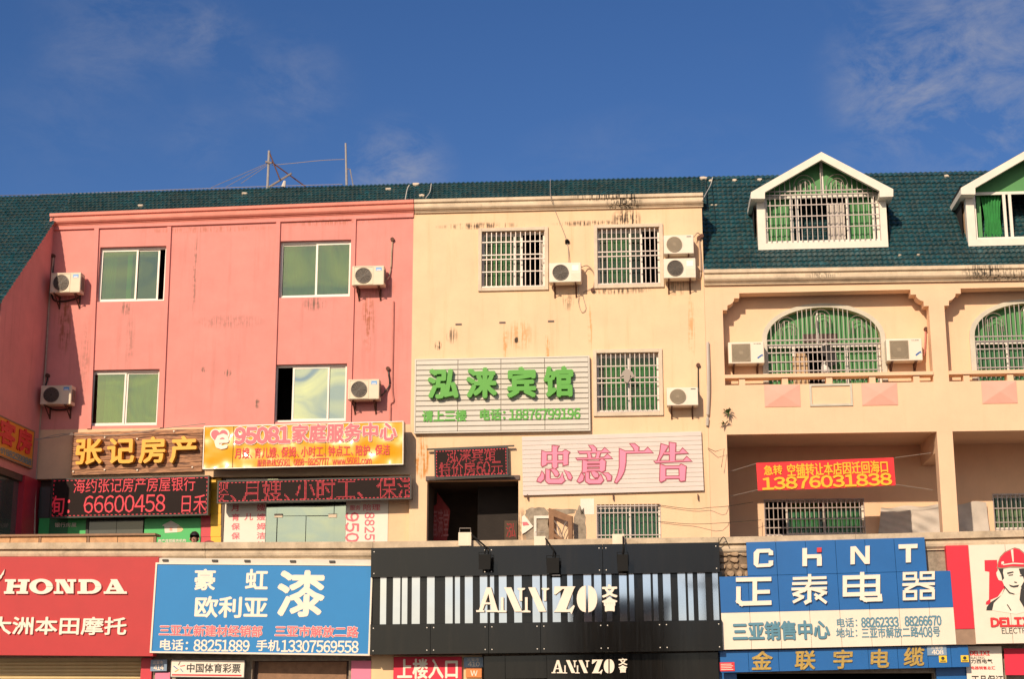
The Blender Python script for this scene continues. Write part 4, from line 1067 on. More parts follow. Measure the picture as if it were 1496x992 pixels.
def annzo(F, t, tf, w0, w1):
    A_ = [[(712, 578), (712, 572), (726, 566), (776, 424), (800, 424), (786, 466), (745, 566), (760, 572), (760, 578)], [(806, 424), (846, 568), (846, 578), (775, 578), (775, 572), (796, 566), (786, 530), (752, 530), (756, 516), (782, 516), (778, 500)]]
    A_ = [[(776, 424), (802, 424), (752, 568), (728, 568)], [(712, 566), (762, 566), (762, 578), (712, 578)], [(784, 440), (804, 424), (846, 570), (808, 570)], [(775, 566), (848, 566), (848, 578), (775, 578)], [(752, 518), (800, 518), (800, 530), (750, 530)]]
    def Nn(x, y):
        return [[(x, y + 0), (x + 44, y), (x + 112, y + 152), (x + 66, y + 152)], [(x - 20, y + 62), (x - 4, y + 62), (x - 4, y + 142), (x + 14, y + 148), (x + 14, y + 156), (x - 40, y + 156), (x - 40, y + 148), (x - 20, y + 142)], [(x + 84, y + 4), (x + 130, y + 4), (x + 130, y + 12), (x + 112, y + 20), (x + 112, y + 84), (x + 96, y + 84), (x + 96, y + 20), (x + 84, y + 12)]]
    Z_ = [[(1200, 418), (1330, 418), (1320, 434), (1250, 434), (1205, 470), (1196, 466)], [(1262, 434), (1326, 418), (1270, 566), (1208, 566)], [(1195, 578), (1208, 562), (1290, 562), (1318, 535), (1326, 540), (1306, 592), (1298, 578)]]
    cx, cy = 1402, 496; O_ = []
    L_ = [(cx - 8, cy - 84)] + [(cx - 12 + -52 * math.sin(math.pi * i / 10), cy - 82 * math.cos(math.pi * i / 10)) for i in range(11)] + [(cx - 8, cy + 84)]
    R_ = [(2 * cx - x, y) for x, y in L_]
    L_ = [(x, y) for x, y in L_]; 
    for q in (A_, Nn(886, 424), Nn(1036, 424), Z_, [L_], [R_]): poly(F, t, q, 'letter_white', w0, w1, 'letter', tf)
z3 = lambda x, y: (530 + x / 4.2767, 760 + y / 4.2767)
annzo(F, t, z3, .0, .10)
for pp, q in (((-.03, h2), 0),): pass
text(F, t, '文', (879.5, 855.5, 902, 873.5), 'letter_white', .0, .09, .05); text(F, t, '會', (879.5, 873.5, 902, 894), 'letter_white', .0, .09, .035)
# lower small board of the same shop
t, F = sign('shop_sign', 'small dark board with white letters, under the long dark glossy shop sign', 'sign', (707, 959.5), (1050, 953.5), (707, 1015), YS + .2)
xs = [F.px(x, 975)[0] for x in (707, 738, 799, 916, 968, 1050)]
for i in range(len(xs) - 1):
    mb = MB(); mb.box(xs[i] + .003, xs[i + 1] - .003, (0, .3, 0, 0, .0)[i], F.h, -.12, (0, 0, .03, .0, .0)[i]); mb.build('cladding_panel', 'cladding', t, F, bevel=.003)
sc = .52; tf = lambda x, y: (806 + (x - 712) * sc / 4.2767, 964.5 + (y - 418) * sc * 1.02 / 4.2767)
F.w_ = 0
annzo(F, t, tf, .032, .07); text(F, t, '文', (903.5, 962, 916.5, 972.5), 'letter_white', .032, .06, .04); text(F, t, '會', (903.5, 972.5, 916.5, 983.5), 'letter_white', .032, .06, .03)
# --- blue and white electrical shop sign
t, F = sign('shop_sign', 'blue and white electrical shop sign of square panels with big white characters', 'sign', (1052, 794), (1391.5, 784.5), (1052, 950), YS)
xc = [F.px(x, 870)[0] for x in (1052, 1094, 1137.6, 1181.3, 1225.3, 1269, 1312, 1356, 1391.5)]
r1_, r2_, r3_ = F.px(1200, 839)[1], F.px(1200, 892.5)[1], 0
for i in range(8):
    if 1 <= i <= 6 - 0 and i < 7:
        x1 = xc[i + 1] if i < 6 else F.px(1353, 815)[0]
        mb = MB(); mb.box(xc[i] + .003, x1 - .003, r1_ + .003, F.h, -.12, rr.uniform(-.003, .003)); mb.build('blue_panel', 'panel_blue', t, F, bevel=.003)
    mb = MB(); mb.box(xc[i] + .003, xc[i + 1] - .003, r2_ + .002, r1_ - .003, -.12, rr.uniform(-.003, .003)); mb.build('blue_panel', 'panel_blue', t, F, bevel=.003)
    mb = MB(); mb.box(xc[i] + .003, xc[i + 1] - .003, 0, r2_ - .002, -.12, rr.uniform(-.003, .003) + .004); mb.build('white_panel', 'panel_white', t, F, bevel=.003)
z5 = lambda x, y: (1030 + x / 4.276, 760 + y / 4.276)
def C5(*ps): return [list(p) for p in ps]
poly(F, t, C5([(303, 205), (322, 185), (345, 190), (338, 210), (332, 280), (345, 285), (322, 298), (303, 280)], [(320, 184), (405, 181), (412, 205), (340, 207)], [(320, 298), (338, 276), (400, 273), (410, 294)], [(398, 182), (424, 195), (425, 222), (396, 222)], [(396, 256), (425, 254), (424, 284), (398, 296)]), 'letter_white', .006, .05, 'letter', z5)
poly(F, t, C5([(607, 178), (636, 177), (636, 290), (607, 291)], [(634, 218), (724, 215), (728, 240), (634, 242)], [(698, 238), (728, 236), (728, 288), (698, 289)]), 'letter_white', .006, .05, 'letter', z5)
poly(F, t, C5([(698, 175), (726, 174), (726, 202), (698, 203)]), 'letter_red', .006, .05, 'red_dot', z5)
poly(F, t, C5([(907, 168), (934, 166), (934, 278), (907, 280)], [(912, 168), (940, 166), (1026, 272), (996, 277)], [(1000, 164), (1027, 162), (1027, 276), (1000, 277)]), 'letter_white', .006, .05, 'letter', z5)
z6 = lambda x, y: (1246 + x / 4.276, 760 + y / 4.276)
poly(F, t, C5([(283, 155), (402, 151), (401, 178), (284, 182)], [(329, 176), (360, 175), (360, 266), (329, 268)]), 'letter_white', .006, .05, 'letter', z6)
def stroke(pts, w):
    o = []
    for (x0, y0), (x1, y1) in zip(pts, pts[1:]):
        d = Vector((x1 - x0, y1 - y0)); l = d.length; d /= l; n = Vector((-d.y, d.x)) * w / 2; e = d * w * .5
        o.append([(x0 - e.x + n.x, y0 - e.y + n.y), (x1 + e.x + n.x, y1 + e.y + n.y), (x1 + e.x - n.x, y1 + e.y - n.y), (x0 - e.x - n.x, y0 - e.y - n.y)])
    return o
def char(F, t, tf, strokes, m_, w0, w1):
    q = []
    for w, *pts in strokes: q += stroke(pts, w)
    poly(F, t, q, m_, w0, w1, 'character', tf)
# zheng, tai, dian, qi in squared strokes
char(F, t, z5, [(26, (205, 375), (400, 371)), (28, (208, 432), (208, 508), (228, 524), (400, 519)), (28, (310, 376), (310, 510)), (24, (322, 452), (392, 450))], 'letter_white', .008, .055)
char(F, t, z5, [(18, (556, 368), (748, 362)), (18, (552, 400), (752, 395)), (18, (548, 434), (750, 428)), (20, (652, 350), (652, 400), (620, 440), (556, 466)), (20, (668, 432), (750, 456)), (24, (650, 450), (650, 505), (630, 516)), (18, (556, 512), (606, 486)), (18, (690, 470), (750, 515)), (18, (694, 492), (742, 458)), (18, (570, 470), (608, 482))], 'letter_white', .008, .055)
zd = lambda x, y: z6(x, y)
char(F, t, zd, [(26, (-52, 362), (155, 356), (155, 460)), (26, (-52, 362), (-52, 468), (150, 462)), (20, (-46, 414), (150, 410)), (26, (56, 340), (56, 490), (78, 500), (168, 497), (166, 478))], 'letter_white', .008, .055)
char(F, t, zd, [(17, (318, 336), (390, 334), (390, 370), (318, 372), (318, 336)), (17, (424, 332), (500, 330), (500, 366), (424, 368), (424, 332)), (18, (316, 406), (500, 400)), (18, (400, 378), (396, 402), (330, 436)), (18, (420, 404), (496, 430)), (17, (318, 450), (390, 448), (390, 494), (318, 496), (318, 450)), (17, (424, 446), (500, 444), (500, 490), (424, 492), (424, 446))], 'letter_white', .008, .055)
text(F, t, '三亚销售中心', (1069, 908, 1212, 935.5), 'letter_steel', .008, .035, .035)
text(F, t, '电话：', (1221, 903, 1256, 917), 'letter_steel', .008, .013, .018); text(F, t, '地址：', (1221, 918, 1256, 932), 'letter_steel', .008, .013, .018)
text(F, t, '88262333', (1258, 902, 1312.5, 916.5), 'letter_steel', .008, .013, .034); text(F, t, '88266670', (1321.5, 900, 1375, 914.5), 'letter_steel', .008, .013, .034)
text(F, t, '三亚市解放二路408号', (1258, 916.5, 1374, 932), 'letter_steel', .008, .013, .02)
# gold lettered blue band below it
t, F = sign('shop_sign', 'blue band with brush style gold characters under the blue and white sign', 'sign', (1052, 952.5), (1416, 943.5), (1052, 983.5), YS + .12)
xs = [F.px(x, 965)[0] for x in (1052, 1093.5, 1137.6, 1181.3, 1225.3, 1269, 1312, 1356, 1390, 1416)]
for i in range(9): mb = MB(); mb.box(xs[i] + .003, xs[i + 1] - .003, 0, F.h, -.1, rr.uniform(-.002, .002)); mb.build('blue_panel', 'panel_blue', t, F, bevel=.003)
for s_, x, y in (('金', 1096, 952), ('联', 1159, 951), ('宇', 1214, 950), ('电', 1267, 949), ('缆', 1318, 946)): text(F, t, s_, (x, y, x + 34 - 3, y + 28), 'letter_gold', .003, .03, .025, slant=.12)
k, F2 = sign('notice_sticker', 'small red notice sticker with white lines at the left end of the blue band', 'sticker', (1052, 968.5), (1073.5, 968), (1052, 981.5), YS + .105)
slab(k, F2, 'sheet', 'letter_red', 0, .004)
for i in range(4): mb = MB(); mb.box(.02, F2.w - .03 - .03 * (i % 2), F2.h * (.15 + .2 * i), F2.h * (.15 + .2 * i) + .012, .005, .006); mb.build('print_line', 'letter_white', k, F2)
def plate(px_, s_, label, m_, Y=YS - .02, grp=None, tm='letter_white', bold=.02):
    t, F = sign('number_plate', label, 'plate', (px_[0], px_[1]), (px_[2], px_[1] - .4), (px_[0], px_[3]), Y, grp)
    slab(t, F, 'plate', m_, -.02, 0, bevel=.004)
    w, h = px_[2] - px_[0], px_[3] - px_[1]
    if s_: text(F, t, s_, (px_[0] + w * .22, px_[1] + h * .42, px_[2] - w * .18, px_[3] - h * .12), tm, .001, .003, bold)
    text(F, t, '三亚市', (px_[0] + w * .16, px_[1] + h * .08, px_[2] - w * .2, px_[1] + h * .38), tm, .001, .003, .012, 'lettering', True)
plate((219.5, 964.5, 243.5, 981.5), '414', 'blue enamel house number plate 414 on the red pier at the left', 'plate_blue', -2.76)
plate((677.5, 961, 706, 976), '410', 'blue house number plate 410 beside the red stairway banner', 'plate_blue', -2.76)
plate((1355, 943.5, 1383.5, 958.5), '408', 'grey blue house number plate 408 at the right end of the blue band', 'plate_blue', YS + .09)
t, F = sign('paper_notice', 'orange notice plate right below the 410 number plate', 'notice', (680.5, 977.5), (703.5, 977.5), (680.5, 990.5), -2.74)
slab(t, F, 'plate', 'plate_orange', -.02, 0); text(F, t, 'W', (687, 980, 698, 988), 'letter_white', .001, .003, .02)
for x, y, lb in ((1372, 958.5, 'yellow warning sticker under the 408 plate, the left of two'), (1404, 958, 'yellow warning sticker at the right edge of the blue band')):
    t, F = sign('warning_sticker', lb, 'sticker', (x, y), (x + 11.5, y), (x, y + 10), YS + .105, 'yellow warning stickers on the blue band')
    slab(t, F, 'sheet', 'sticker_yellow', 0, .004); mb = MB(); mb.disc(F.w / 2, F.h * .6, .035, .005, .007, 12); mb.build('symbol', 'letter_dark', t, F); mb = MB(); mb.box(F.w * .15, F.w * .85, F.h * .12, F.h * .26, .005, .007); mb.build('print_line', 'letter_dark', t, F)
# --- red and white sign with the helmeted man
t, F = sign('shop_sign', 'white and red shop sign with a man in a red hard hat, right edge', 'sign', (1389.5, 797.5), (1560, 794), (1393, 942.5), YS)
u = lambda x: F.px(x, 870)[0]; v = lambda y: F.px(1450, y)[1]
mb = MB(); mb.box(0, u(1420), v(918.5), F.h, -.2, -.02); mb.build('red_panel', 'panel_red', t, F)
mb = MB(); mb.box(0, u(1421), 0, v(919.2), -.2, -.02); mb.build('brown_panel', 'panel_brown', t, F)
for a, b in ((1420.5, 1474), (1474.6, 1560)): mb = MB(); mb.box(u(a), u(b), 0.01, F.h - .0, -.2, 0); mb.build('white_panel', 'panel_white', t, F)
P6 = lambda pl, m_, w, nm: poly(F, t, pl, m_, w, w + .002, nm, z6)
P6([[(822, 252), (900, 250), (905, 320), (990, 330), (1000, 430), (940, 430), (905, 480), (860, 500), (858, 530), (830, 530), (832, 512), (850, 498), (852, 325), (824, 320)]], 'panel_red', .002, 'red_initial')
P6([[(1080, 250), (1180, 262), (1240, 330), (1240, 450), (1180, 525), (1090, 530)]], 'panel_red', .002, 'red_initial')
mx = lambda pts, c=1010: pts + [(2 * c - x, y) for x, y in pts[::-1]]
P6([[(833, 566), (836, 545), (860, 515), (930, 470), (945, 430), (1078, 430), (1090, 470), (1150, 500), (1200, 540), (1215, 566)]], 'letter_dark', .0045, 'jacket')
P6([[(930, 470), (950, 430), (1060, 445), (1075, 490), (1110, 566), (1020, 590), (870, 566), (880, 520)]], 'letter_white', .007, 'neck')
P6([[(905, 315), (895, 330), (898, 350), (910, 376), (930, 382), (934, 330)], [(925, 300), (1090, 300), (1092, 360), (1080, 420), (1050, 458), (1015, 468), (980, 458), (950, 425), (932, 380)]], 'letter_white', .010, 'face')
P6([[(1035, 305), (1092, 300), (1092, 360), (1085, 420), (1060, 440), (1048, 420), (1070, 380), (1060, 350), (1045, 340)], [(1048, 430), (1066, 425), (1070, 480), (1110, 540), (1075, 560), (1040, 500)]], 'letter_dark', .013, 'face_shadow')
for q_ in ([[(908, 306), (940, 304), (936, 330), (944, 365), (932, 378), (926, 345)], [(962, 330), (1000, 322), (1004, 330), (964, 340)], [(970, 344), (1000, 340), (998, 348), (972, 350)], [(1040, 348), (1062, 346), (1060, 354), (1042, 354)], [(1008, 385), (1026, 390), (1020, 396), (1006, 392)], [(972, 404), (1000, 412), (1038, 406), (1030, 420), (1004, 424), (984, 418)], [(940, 415), (946, 412), (980, 452), (1010, 462), (1008, 468), (975, 460)], [(960, 530), (966, 528), (990, 566), (984, 568)]]): P6([q_], 'letter_dark', .0145, 'facial_feature')
P6([[(898, 302), (903, 270), (918, 230), (945, 200), (985, 182), (1010, 172), (1040, 180), (1070, 205), (1085, 240), (1092, 300), (990, 298), (930, 308)]], 'letter_edge', .0125, 'helmet_edge')
P6([[(903, 296), (908, 268), (922, 233), (948, 205), (985, 188), (1010, 178), (1038, 186), (1066, 210), (1080, 242), (1086, 294), (990, 290), (930, 300)]], 'panel_red', .0150, 'helmet')
P6([[(935, 278), (1000, 268), (1066, 272), (1066, 278), (1000, 276), (937, 284)], [(925, 264), (940, 258), (944, 272), (928, 280)], [(985, 188), (1000, 184), (1004, 262), (996, 262)]], 'letter_white', .0175, 'helmet_line')
text(F, t, 'DELIXI', (1447, 902.5, 1517, 915.5), 'letter_red', .003, .02, .05)
text(F, t, 'ELECTRIC', (1463, 917.5, 1512, 926), 'letter_dark', .003, .005, .01)
# paper banner and red awning under it
t, F = sign('paper_banner', 'creased white paper banner with small red and black print, below the hard hat sign', 'banner', (1417, 945), (1470, 945), (1417, 1060), -2.80)
slab(t, F, 'sheet', 'paper_white', -.01, 0)
text(F, t, 'DELIXI', (1417, 951.5, 1446, 958), 'letter_red', .002, .004, .04); text(F, t, 'ELECTRIC', (1418, 960, 1439, 963), 'letter_dark', .002, .004, .01, 'lettering', True)
text(F, t, '力西电气', (1418, 963.5, 1450, 970), 'letter_dark', .002, .004, .02); text(F, t, '电器销售总汇', (1418, 974, 1454, 979), 'letter_red', .002, .004, .02, 'lettering', True); text(F, t, '正品保证', (1419, 987, 1466, 1002), 'letter_dark', .002, .004, .02)
mb = MB(); t, F = sign('red_hanging', 'crimson cloth hanging at the lower right corner beside the paper banner', 'cloth', (1467, 948), (1500, 948), (1469, 987), -2.78)
slab(t, F, 'cloth', 'banner_crimson', -.02, 0)
# --- lottery board
t, F = sign('shop_sign', 'small white sign with black characters and coloured dashes under the blue sign', 'sign', (247.5, 963.5), (356.5, 964.5), (248, 990.5), -2.86)
slab(t, F, 'panel', 'letter_dark', -.08, -.001); slab(t, F, 'face', 'paper_white', -.001, .002, .02)
text(F, t, '中国体育彩票', (272, 970, 352, 983.5), 'letter_dark', .003, .005, .018)
mb = MB(); a, b, c, d = R(F, 251, 986, 353, 988.3); mb.box(a, b, c, d, .003, .004); mb.build('red_line', 'letter_red', t, F)
for (x0, y0, x1, y1), m_ in (((254, 974, 259, 978), 'panel_blue'), ((261, 972, 263, 968), 'letter_dark'), ((264, 974, 270, 973), 'letter_red'), ((264, 978, 267, 982), 'letter_steel'), ((256, 982, 261, 979), 'letter_gold')):
    poly(F, t, stroke([(x0, y0), (x1, y1)], 1.2), m_, .003, .005, 'logo_dash')
# --- red stairway banner
t, F = sign('cloth_banner', 'crimson cloth banner with pale characters low beside the 410 plate', 'banner', (574, 960.5), (673.5, 960), (574.5, 1003), -2.78)
slab(t, F, 'cloth', 'banner_crimson', -.01, 0); text(F, t, '上楼入口', (580, 963, 671, 992.5), 'letter_white', .002, .004, .03)
# =================================================================== UPPER SIGNS
# wood board
t, F = sign('shop_sign', 'brown plank sign with four raised yellow characters on the pink block', 'sign', (107, 632), (297, 626), (103.5, 694.5), -.14)
n = 9
for r in range(n):
    x = 0; v0, v1 = F.h * r / n, F.h * (r + 1) / n - .008
    cs = sorted([0, F.w] + [F.w * (rr.uniform(.2, .8)) for _ in range(1)])
    for a, b in zip(cs, cs[1:]): mb = MB(); mb.box(a + .002, b - .002, v0, v1, -.10, rr.uniform(-.006, .006)); mb.build('plank', 'plank', t, F, bevel=.003)
for s_, x in zip('张记房产', (111.5, 159, 205.5, 250.5)):
    text(F, t, s_, (x, 642 - (x - 111) * .022, x + 41, 680 - (x - 111) * .02), 'letter_yellow', .012, .16, .030, slant=.0)
mb = MB()
for f, g in ((.25, .86), (.5, .8), (.78, .95), (.02, .08), (.26, .1), (.51, .07), (.1, .83), (.93, .1)): mb.disc(F.w * f, F.h * g, .02, .0, .03, 8)
s_ = mb.build('bolt', 'ac_white', t, F); s_['kind'] = 'stuff'
# LED boards
def ledboard(name, label, tl, tr, bl, Y, depth, dots, arm=False):
    t, F = sign('led_display', label, 'led sign', tl, tr, bl, Y)
    slab(t, F, 'housing', 'led_frame', -depth, -.004); mb = MB(); rect_ring(mb, 0, F.w, 0, F.h, .03, -.004, .012); mb.build('frame', 'led_frame', t, F); slab(t, F, 'screen', 'led_black', -.004, .001, .03)
    mb = MB(); p = dots * 2; i = 0
    u = .05
    while u < F.w - .05:
        for v in (.05, F.h - .05): mb.quad([(u, v - .008, .003), (u + p * .5, v - .008, .003), (u + p * .5, v + .008, .003), (u, v + .008, .003)])
        u += p
    v = .05
    while v < F.h - .05:
        for u in (.05, F.w - .05): mb.quad([(u - .008, v, .003), (u + .008, v, .003), (u + .008, v + p * .5, .003), (u - .008, v + p * .5, .003)])
        v += p
    o = mb.build('running_light_border', 'led_red', t, F); o['kind'] = 'stuff'
    return t, F
t, F = ledboard('led', 'large black LED display with two rows of red characters under the plank sign', (74.5, 700), (304, 695), (73, 757.5), -.30, .2, .05)
text(F, t, '海约张记房产房屋银行', (107, 698, 286, 719.5), 'led_red', .002, .004, 0)
text(F, t, '旬：', (74.5, 724, 108, 753), 'led_red', .002, .004, .012); text(F, t, '66600458', (122, 722.5, 242, 749), 'led_red', .002, .004, .002); text(F, t, '日禾', (262, 722, 302, 750), 'led_red', .002, .004, 0)
t2, F2 = ledboard('led', 'long narrow black LED display with dotted red characters under the yellow sign', (317.5, 703), (600.5, 696), (317, 736), -.34, .2, .045)
led(F2, t2, '婴、月嫂、小时工、 保洁', (306, 699, 610, 731.5), .029, clip=(.06, F2.w - .06))
t3, F3 = ledboard('led', 'small LED display with two dotted red lines over the dark stair doorway', (634.5, 657), (742, 652.5), (635, 699.5), -.16, .14, .035)
led(F3, t3, '泓涞宾馆', (652, 655.5, 725, 675), .0225); led(F3, t3, '特价房60元', (641, 674, 735, 695), .0225)
mb = MB(); mb.box(-.17, F3.w + .15, F3.h, F3.h + .03, -.06, .0); mb.build('mounting_rail', 'cable', t3, F3); mb = MB(); mb.box(-.13, F3.w + .12, -.03, 0, -.06, .0); mb.build('mounting_rail', 'cable', t3, F3)
# yellow plastic light box
t, F = sign('shop_sign', 'glossy yellow light box sign with red characters and a heart emblem', 'sign', (297, 623), (588.5, 615.5), (296, 686), -.60)
slab(t, F, 'box', 'led_frame', -.30, -.02)
un = F.px(341, 650)[0]; un2 = F.px(476, 650)[0]
for a, b in ((0.01, un - .01), (un + .005, un2 - .004), (un2 + .004, F.w - .01)):
    mb = MB(); nx = max(3, int((b - a) / .08)); ny = 12
    for i in range(nx + 1):
        for j in range(ny + 1): mb.v.append((a + (b - a) * i / nx, .01 + (F.h - .02) * j / ny, .004 + .006 * math.sin(i * .9 + j * .35) * math.sin(j * .8)))
    for i in range(nx):
        for j in range(ny): q = i * (ny + 1) + j; mb.f.append((q, q + ny + 1, q + ny + 2, q + 1))
    mb.build('film', 'film_yellow', t, F, smooth=True)
mb = MB(); rect_ring(mb, 0, F.w, 0, F.h, .02, -.02, .022); mb.build('frame', 'galvanised', t, F)
hx, hy = 321.5, 638
hp = [(hx + 14.5 * (math.sin(a) ** 3) * 1.0, hy - (12.5 * math.cos(a) - 4.6 * math.cos(2 * a) - 1.8 * math.cos(3 * a) - .9 * math.cos(4 * a))) for a in [6.283 * i / 30 for i in range(30)]]
hp2 = [(hx + (x - hx) * .84 - .6, hy + (y - hy) * .84) for x, y in hp]
poly(F, t, [hp], 'letter_white', .014, .018, 'heart_outline'); poly(F, t, [hp2], 'letter_rose', .020, .024, 'heart')
text(F, t, 'e', (313, 628, 334, 655), 'letter_white', .026, .030, .05, slant=.1)
text(F, t, '95081', (343.5, 624, 424, 647.5), 'letter_rose', .018, .022, .05, edge=('letter_white', .035))
text(F, t, '家庭服务中心', (426, 619, 580, 645.5), 'letter_rose', .018, .022, .035, edge=('letter_white', .035))
text(F, t, '月嫂、育儿嫂、保姆、小时工、钟点工、陪护、保洁', (343, 652, 570, 668), 'letter_red', .016, .018, .012)
text(F, t, '服务热线:95081  0898-88257777  www.95081.com', (376, 669.5, 543, 680), 'letter_red', .016, .018, .008, 'lettering', True)
# slatted hotel sign
t, F = sign('shop_sign', 'white slatted sign with four raised green characters and a green phone line', 'sign', (608.5, 527), (859.5, 522), (607, 632), -.10)
xs = [0] + [F.px(x, 575)[0] for x in (669, 732, 796)] + [F.w]
n = 14; hh = F.h / n
mes = []
for i in range(4):
    w_ = xs[i + 1] - xs[i] - .012
    mb = MB(); mb.box(0, w_, hh * .12, hh * .92, 0, .03); mb.box(0, w_, 0, hh * .12, 0, .008); mes.append(mb.mesh('slat', 'slat_white', .003))
slab(t, F, 'backing', 'letter_edge', -.06, -.001)
for r in range(n):
    for i in range(4): obj('slat', mes[i], t, Frame(F.at(xs[i] + .006, r * hh, 0), F.ex, F.ez))
mb = MB(); rect_ring(mb, -.03, F.w + .03, -.03, F.h + .03, .03, -.06, .035); mb.build('frame', 'slat_white', t, F)
for s_, x in zip('泓涞宾馆', (626, 682, 741, 795)): text(F, t, s_, (x, 541 - (x - 626) * .018, x + 45 - (x > 740), 584 - (x - 626) * .016), 'letter_green', .032, .17, .042)
text(F, t, '请上三楼', (617, 600, 682, 616.5), 'letter_green', .032, .045, .04); text(F, t, '电话：', (700, 598, 743, 614.5), 'letter_green', .032, .045, .04); text(F, t, '18876799196', (744, 597.5, 848, 613), 'letter_green', .032, .045, .03)
# pink lettered mesh sign
t, F = sign('shop_sign', 'pale striped mesh sign with four large pink characters over the broken niche', 'sign', (765.5, 638), (1027.5, 630), (764, 724), -.09)
n = 13
for i in range(n):
    mb = MB(); v0 = F.h * i / n; mb.box(.0, F.w, v0, v0 + F.h / n - .018, -.03, 0.0); mb.build('slat', 'mesh_sign', t, F)
slab(t, F, 'backing', 'slat_white', -.05, -.012)
mb = MB()
for x in (770, 895, 1019): a, b, c, d = R(F, x, 722, x + 1.5, 730); mb.box(a, b, c, d, -.05, -.0)
mb.build('bracket', 'rusty_iron', t, F)['kind'] = 'stuff'
z7 = lambda x, y: (760 + x / 5.541, 640 + y / 5.541)
CH = [
 [[(262, 65), (308, 70), (298, 85), (300, 235), (280, 250), (262, 236)], [(178, 108), (214, 120), (212, 215), (180, 230), (174, 220)], [(350, 110), (366, 100), (396, 118), (386, 135), (384, 215), (350, 222)], [(210, 118), (352, 116), (352, 130), (210, 132)], [(210, 188), (352, 185), (352, 199), (210, 202)],
  [(176, 276), (193, 300), (190, 335), (165, 358), (140, 350), (146, 330), (165, 310)], [(210, 257), (238, 262), (238, 325), (248, 338), (310, 336), (328, 325), (342, 280), (348, 325), (360, 345), (335, 368), (230, 368), (210, 350)], [(250, 256), (275, 252), (300, 270), (312, 295), (300, 312), (284, 308), (272, 285)], [(356, 262), (400, 285), (418, 320), (408, 340), (390, 330), (380, 300)]],
 [[(558, 62), (590, 64), (614, 88), (612, 110), (585, 112), (580, 88)], [(475, 112), (662, 110), (684, 84), (724, 118), (482, 124)], [(545, 124), (562, 122), (574, 145), (572, 166), (552, 162)], [(622, 122), (648, 120), (634, 164), (612, 164)], [(455, 166), (678, 163), (706, 134), (742, 166), (464, 175)],
  [(508, 180), (542, 190), (540, 275), (506, 282)], [(645, 185), (662, 172), (690, 192), (684, 262), (660, 276), (645, 270)], [(540, 194), (646, 192), (646, 204), (540, 206)], [(540, 224), (646, 222), (646, 232), (540, 234)], [(540, 256), (646, 254), (646, 266), (540, 268)],
  [(496, 288), (514, 312), (508, 345), (480, 362), (464, 350), (478, 325)], [(530, 280), (556, 282), (556, 330), (570, 342), (628, 340), (652, 300), (672, 345), (650, 370), (556, 370), (532, 352)], [(576, 276), (600, 272), (632, 292), (630, 318), (606, 322), (590, 305)], [(668, 286), (710, 286), (738, 312), (732, 345), (708, 346), (698, 312)]],
 [[(892, 50), (925, 50), (958, 78), (955, 106), (930, 110), (918, 80)], [(806, 92), (854, 112), (852, 200), (840, 270), (815, 320), (780, 364), (768, 358), (792, 300), (806, 240)], [(850, 110), (1005, 110), (1032, 82), (1070, 120), (850, 122)]],
 [[(1142, 52), (1195, 68), (1175, 100), (1120, 190), (1112, 184), (1132, 130)], [(1210, 40), (1256, 46), (1250, 190), (1212, 192)], [(1165, 120), (1290, 118), (1315, 88), (1354, 124), (1165, 132)], [(1088, 190), (1322, 186), (1348, 156), (1384, 188), (1098, 200)], [(1136, 216), (1175, 232), (1174, 340), (1140, 356), (1132, 345)], [(1288, 232), (1302, 216), (1340, 234), (1332, 345), (1302, 350), (1292, 342)], [(1172, 232), (1292, 230), (1292, 246), (1172, 247)], [(1172, 314), (1292, 312), (1292, 326), (1172, 328)]]]
for c in CH: poly(F, t, c, 'letter_pink', .010, .013, 'character', z7, edge=('letter_pink_edge', .024))
# orange-yellow guest room sign on the side wall
def sidesign():
    c, a = FS.px(-12, 662, .06), FS.px(-12, 601, .06); b = FS.px(46.5, 628.5, .06)
    F = Frame(FS.at(c[0], c[1], .06), FS.at(b[0], b[1], .06) - FS.at(a[0], a[1], .06), (0, 0, 1)); F.w = b[0] - a[0]; F.h = a[1] - c[1]
    t = thing('shop_sign', 'orange sign with dark red characters on the shaded pink side wall at the left', 'sign', F)
    slab(t, F, 'panel', 'film_orange', -.10, 0); mb = MB(); rect_ring(mb, 0, F.w, 0, F.h, .03, -.10, .015); mb.build('frame', 'panel_brown', t, F)
    h = F.h
    for i, s_ in enumerate('客房'): text(F, t, s_, (F.w * (.12 + .44 * i), F.w * (.12 + .44 * i) + F.w * .40, h * .34, h * .93), 'letter_red', .003, .02, .035, px=False)
    mb = MB(); mb.box(.05, F.w - .05, .06, h * .26, .001, .004); mb.build('phone_strip', 'letter_gold', t, F)
    text(F, t, '特价88259988', (.08, F.w - .08, .07, h * .24), 'letter_steel', .005, .007, .02, 'lettering', True, px=False)
mat('film_orange', (.80, .30, .02), .5, var=.08)
sidesign()
# red transfer banner hanging in the arcade
t, F = sign('cloth_banner', 'red cloth banner with yellow characters and phone number strung in the lower arcade bay', 'banner', (1106.5, 676.5), (1307.5, 668.5), (1107, 717), .40)
mb = MB(); nx, ny = 60, 8
for i in range(nx + 1):
    for j in range(ny + 1): s, q = i / nx, j / ny; mb.v.append((F.w * s, F.h * q - .015 * math.sin(s * 3.1) * (1 - q), .012 * math.sin(s * 17 + q * 2) * (1 - abs(2 * q - 1) * .4)))
for i in range(nx):
    for j in range(ny): q = i * (ny + 1) + j; mb.f.append((q, q + ny + 1, q + ny + 2, q + 1))
mb.build('cloth', 'banner_red', t, F, smooth=True)
text(F, t, '急转', (1115.5, 680, 1143, 694.5), 'banner_yellow', .016, .018, .028); text(F, t, '空铺转让本店因迁回海口', (1149, 675.5, 1298.5, 694), 'banner_yellow', .016, .018, .024)
text(F, t, '13876031838', (1113, 694.5, 1303, 712), 'banner_yellow', .016, .018, .030)
mb = MB()
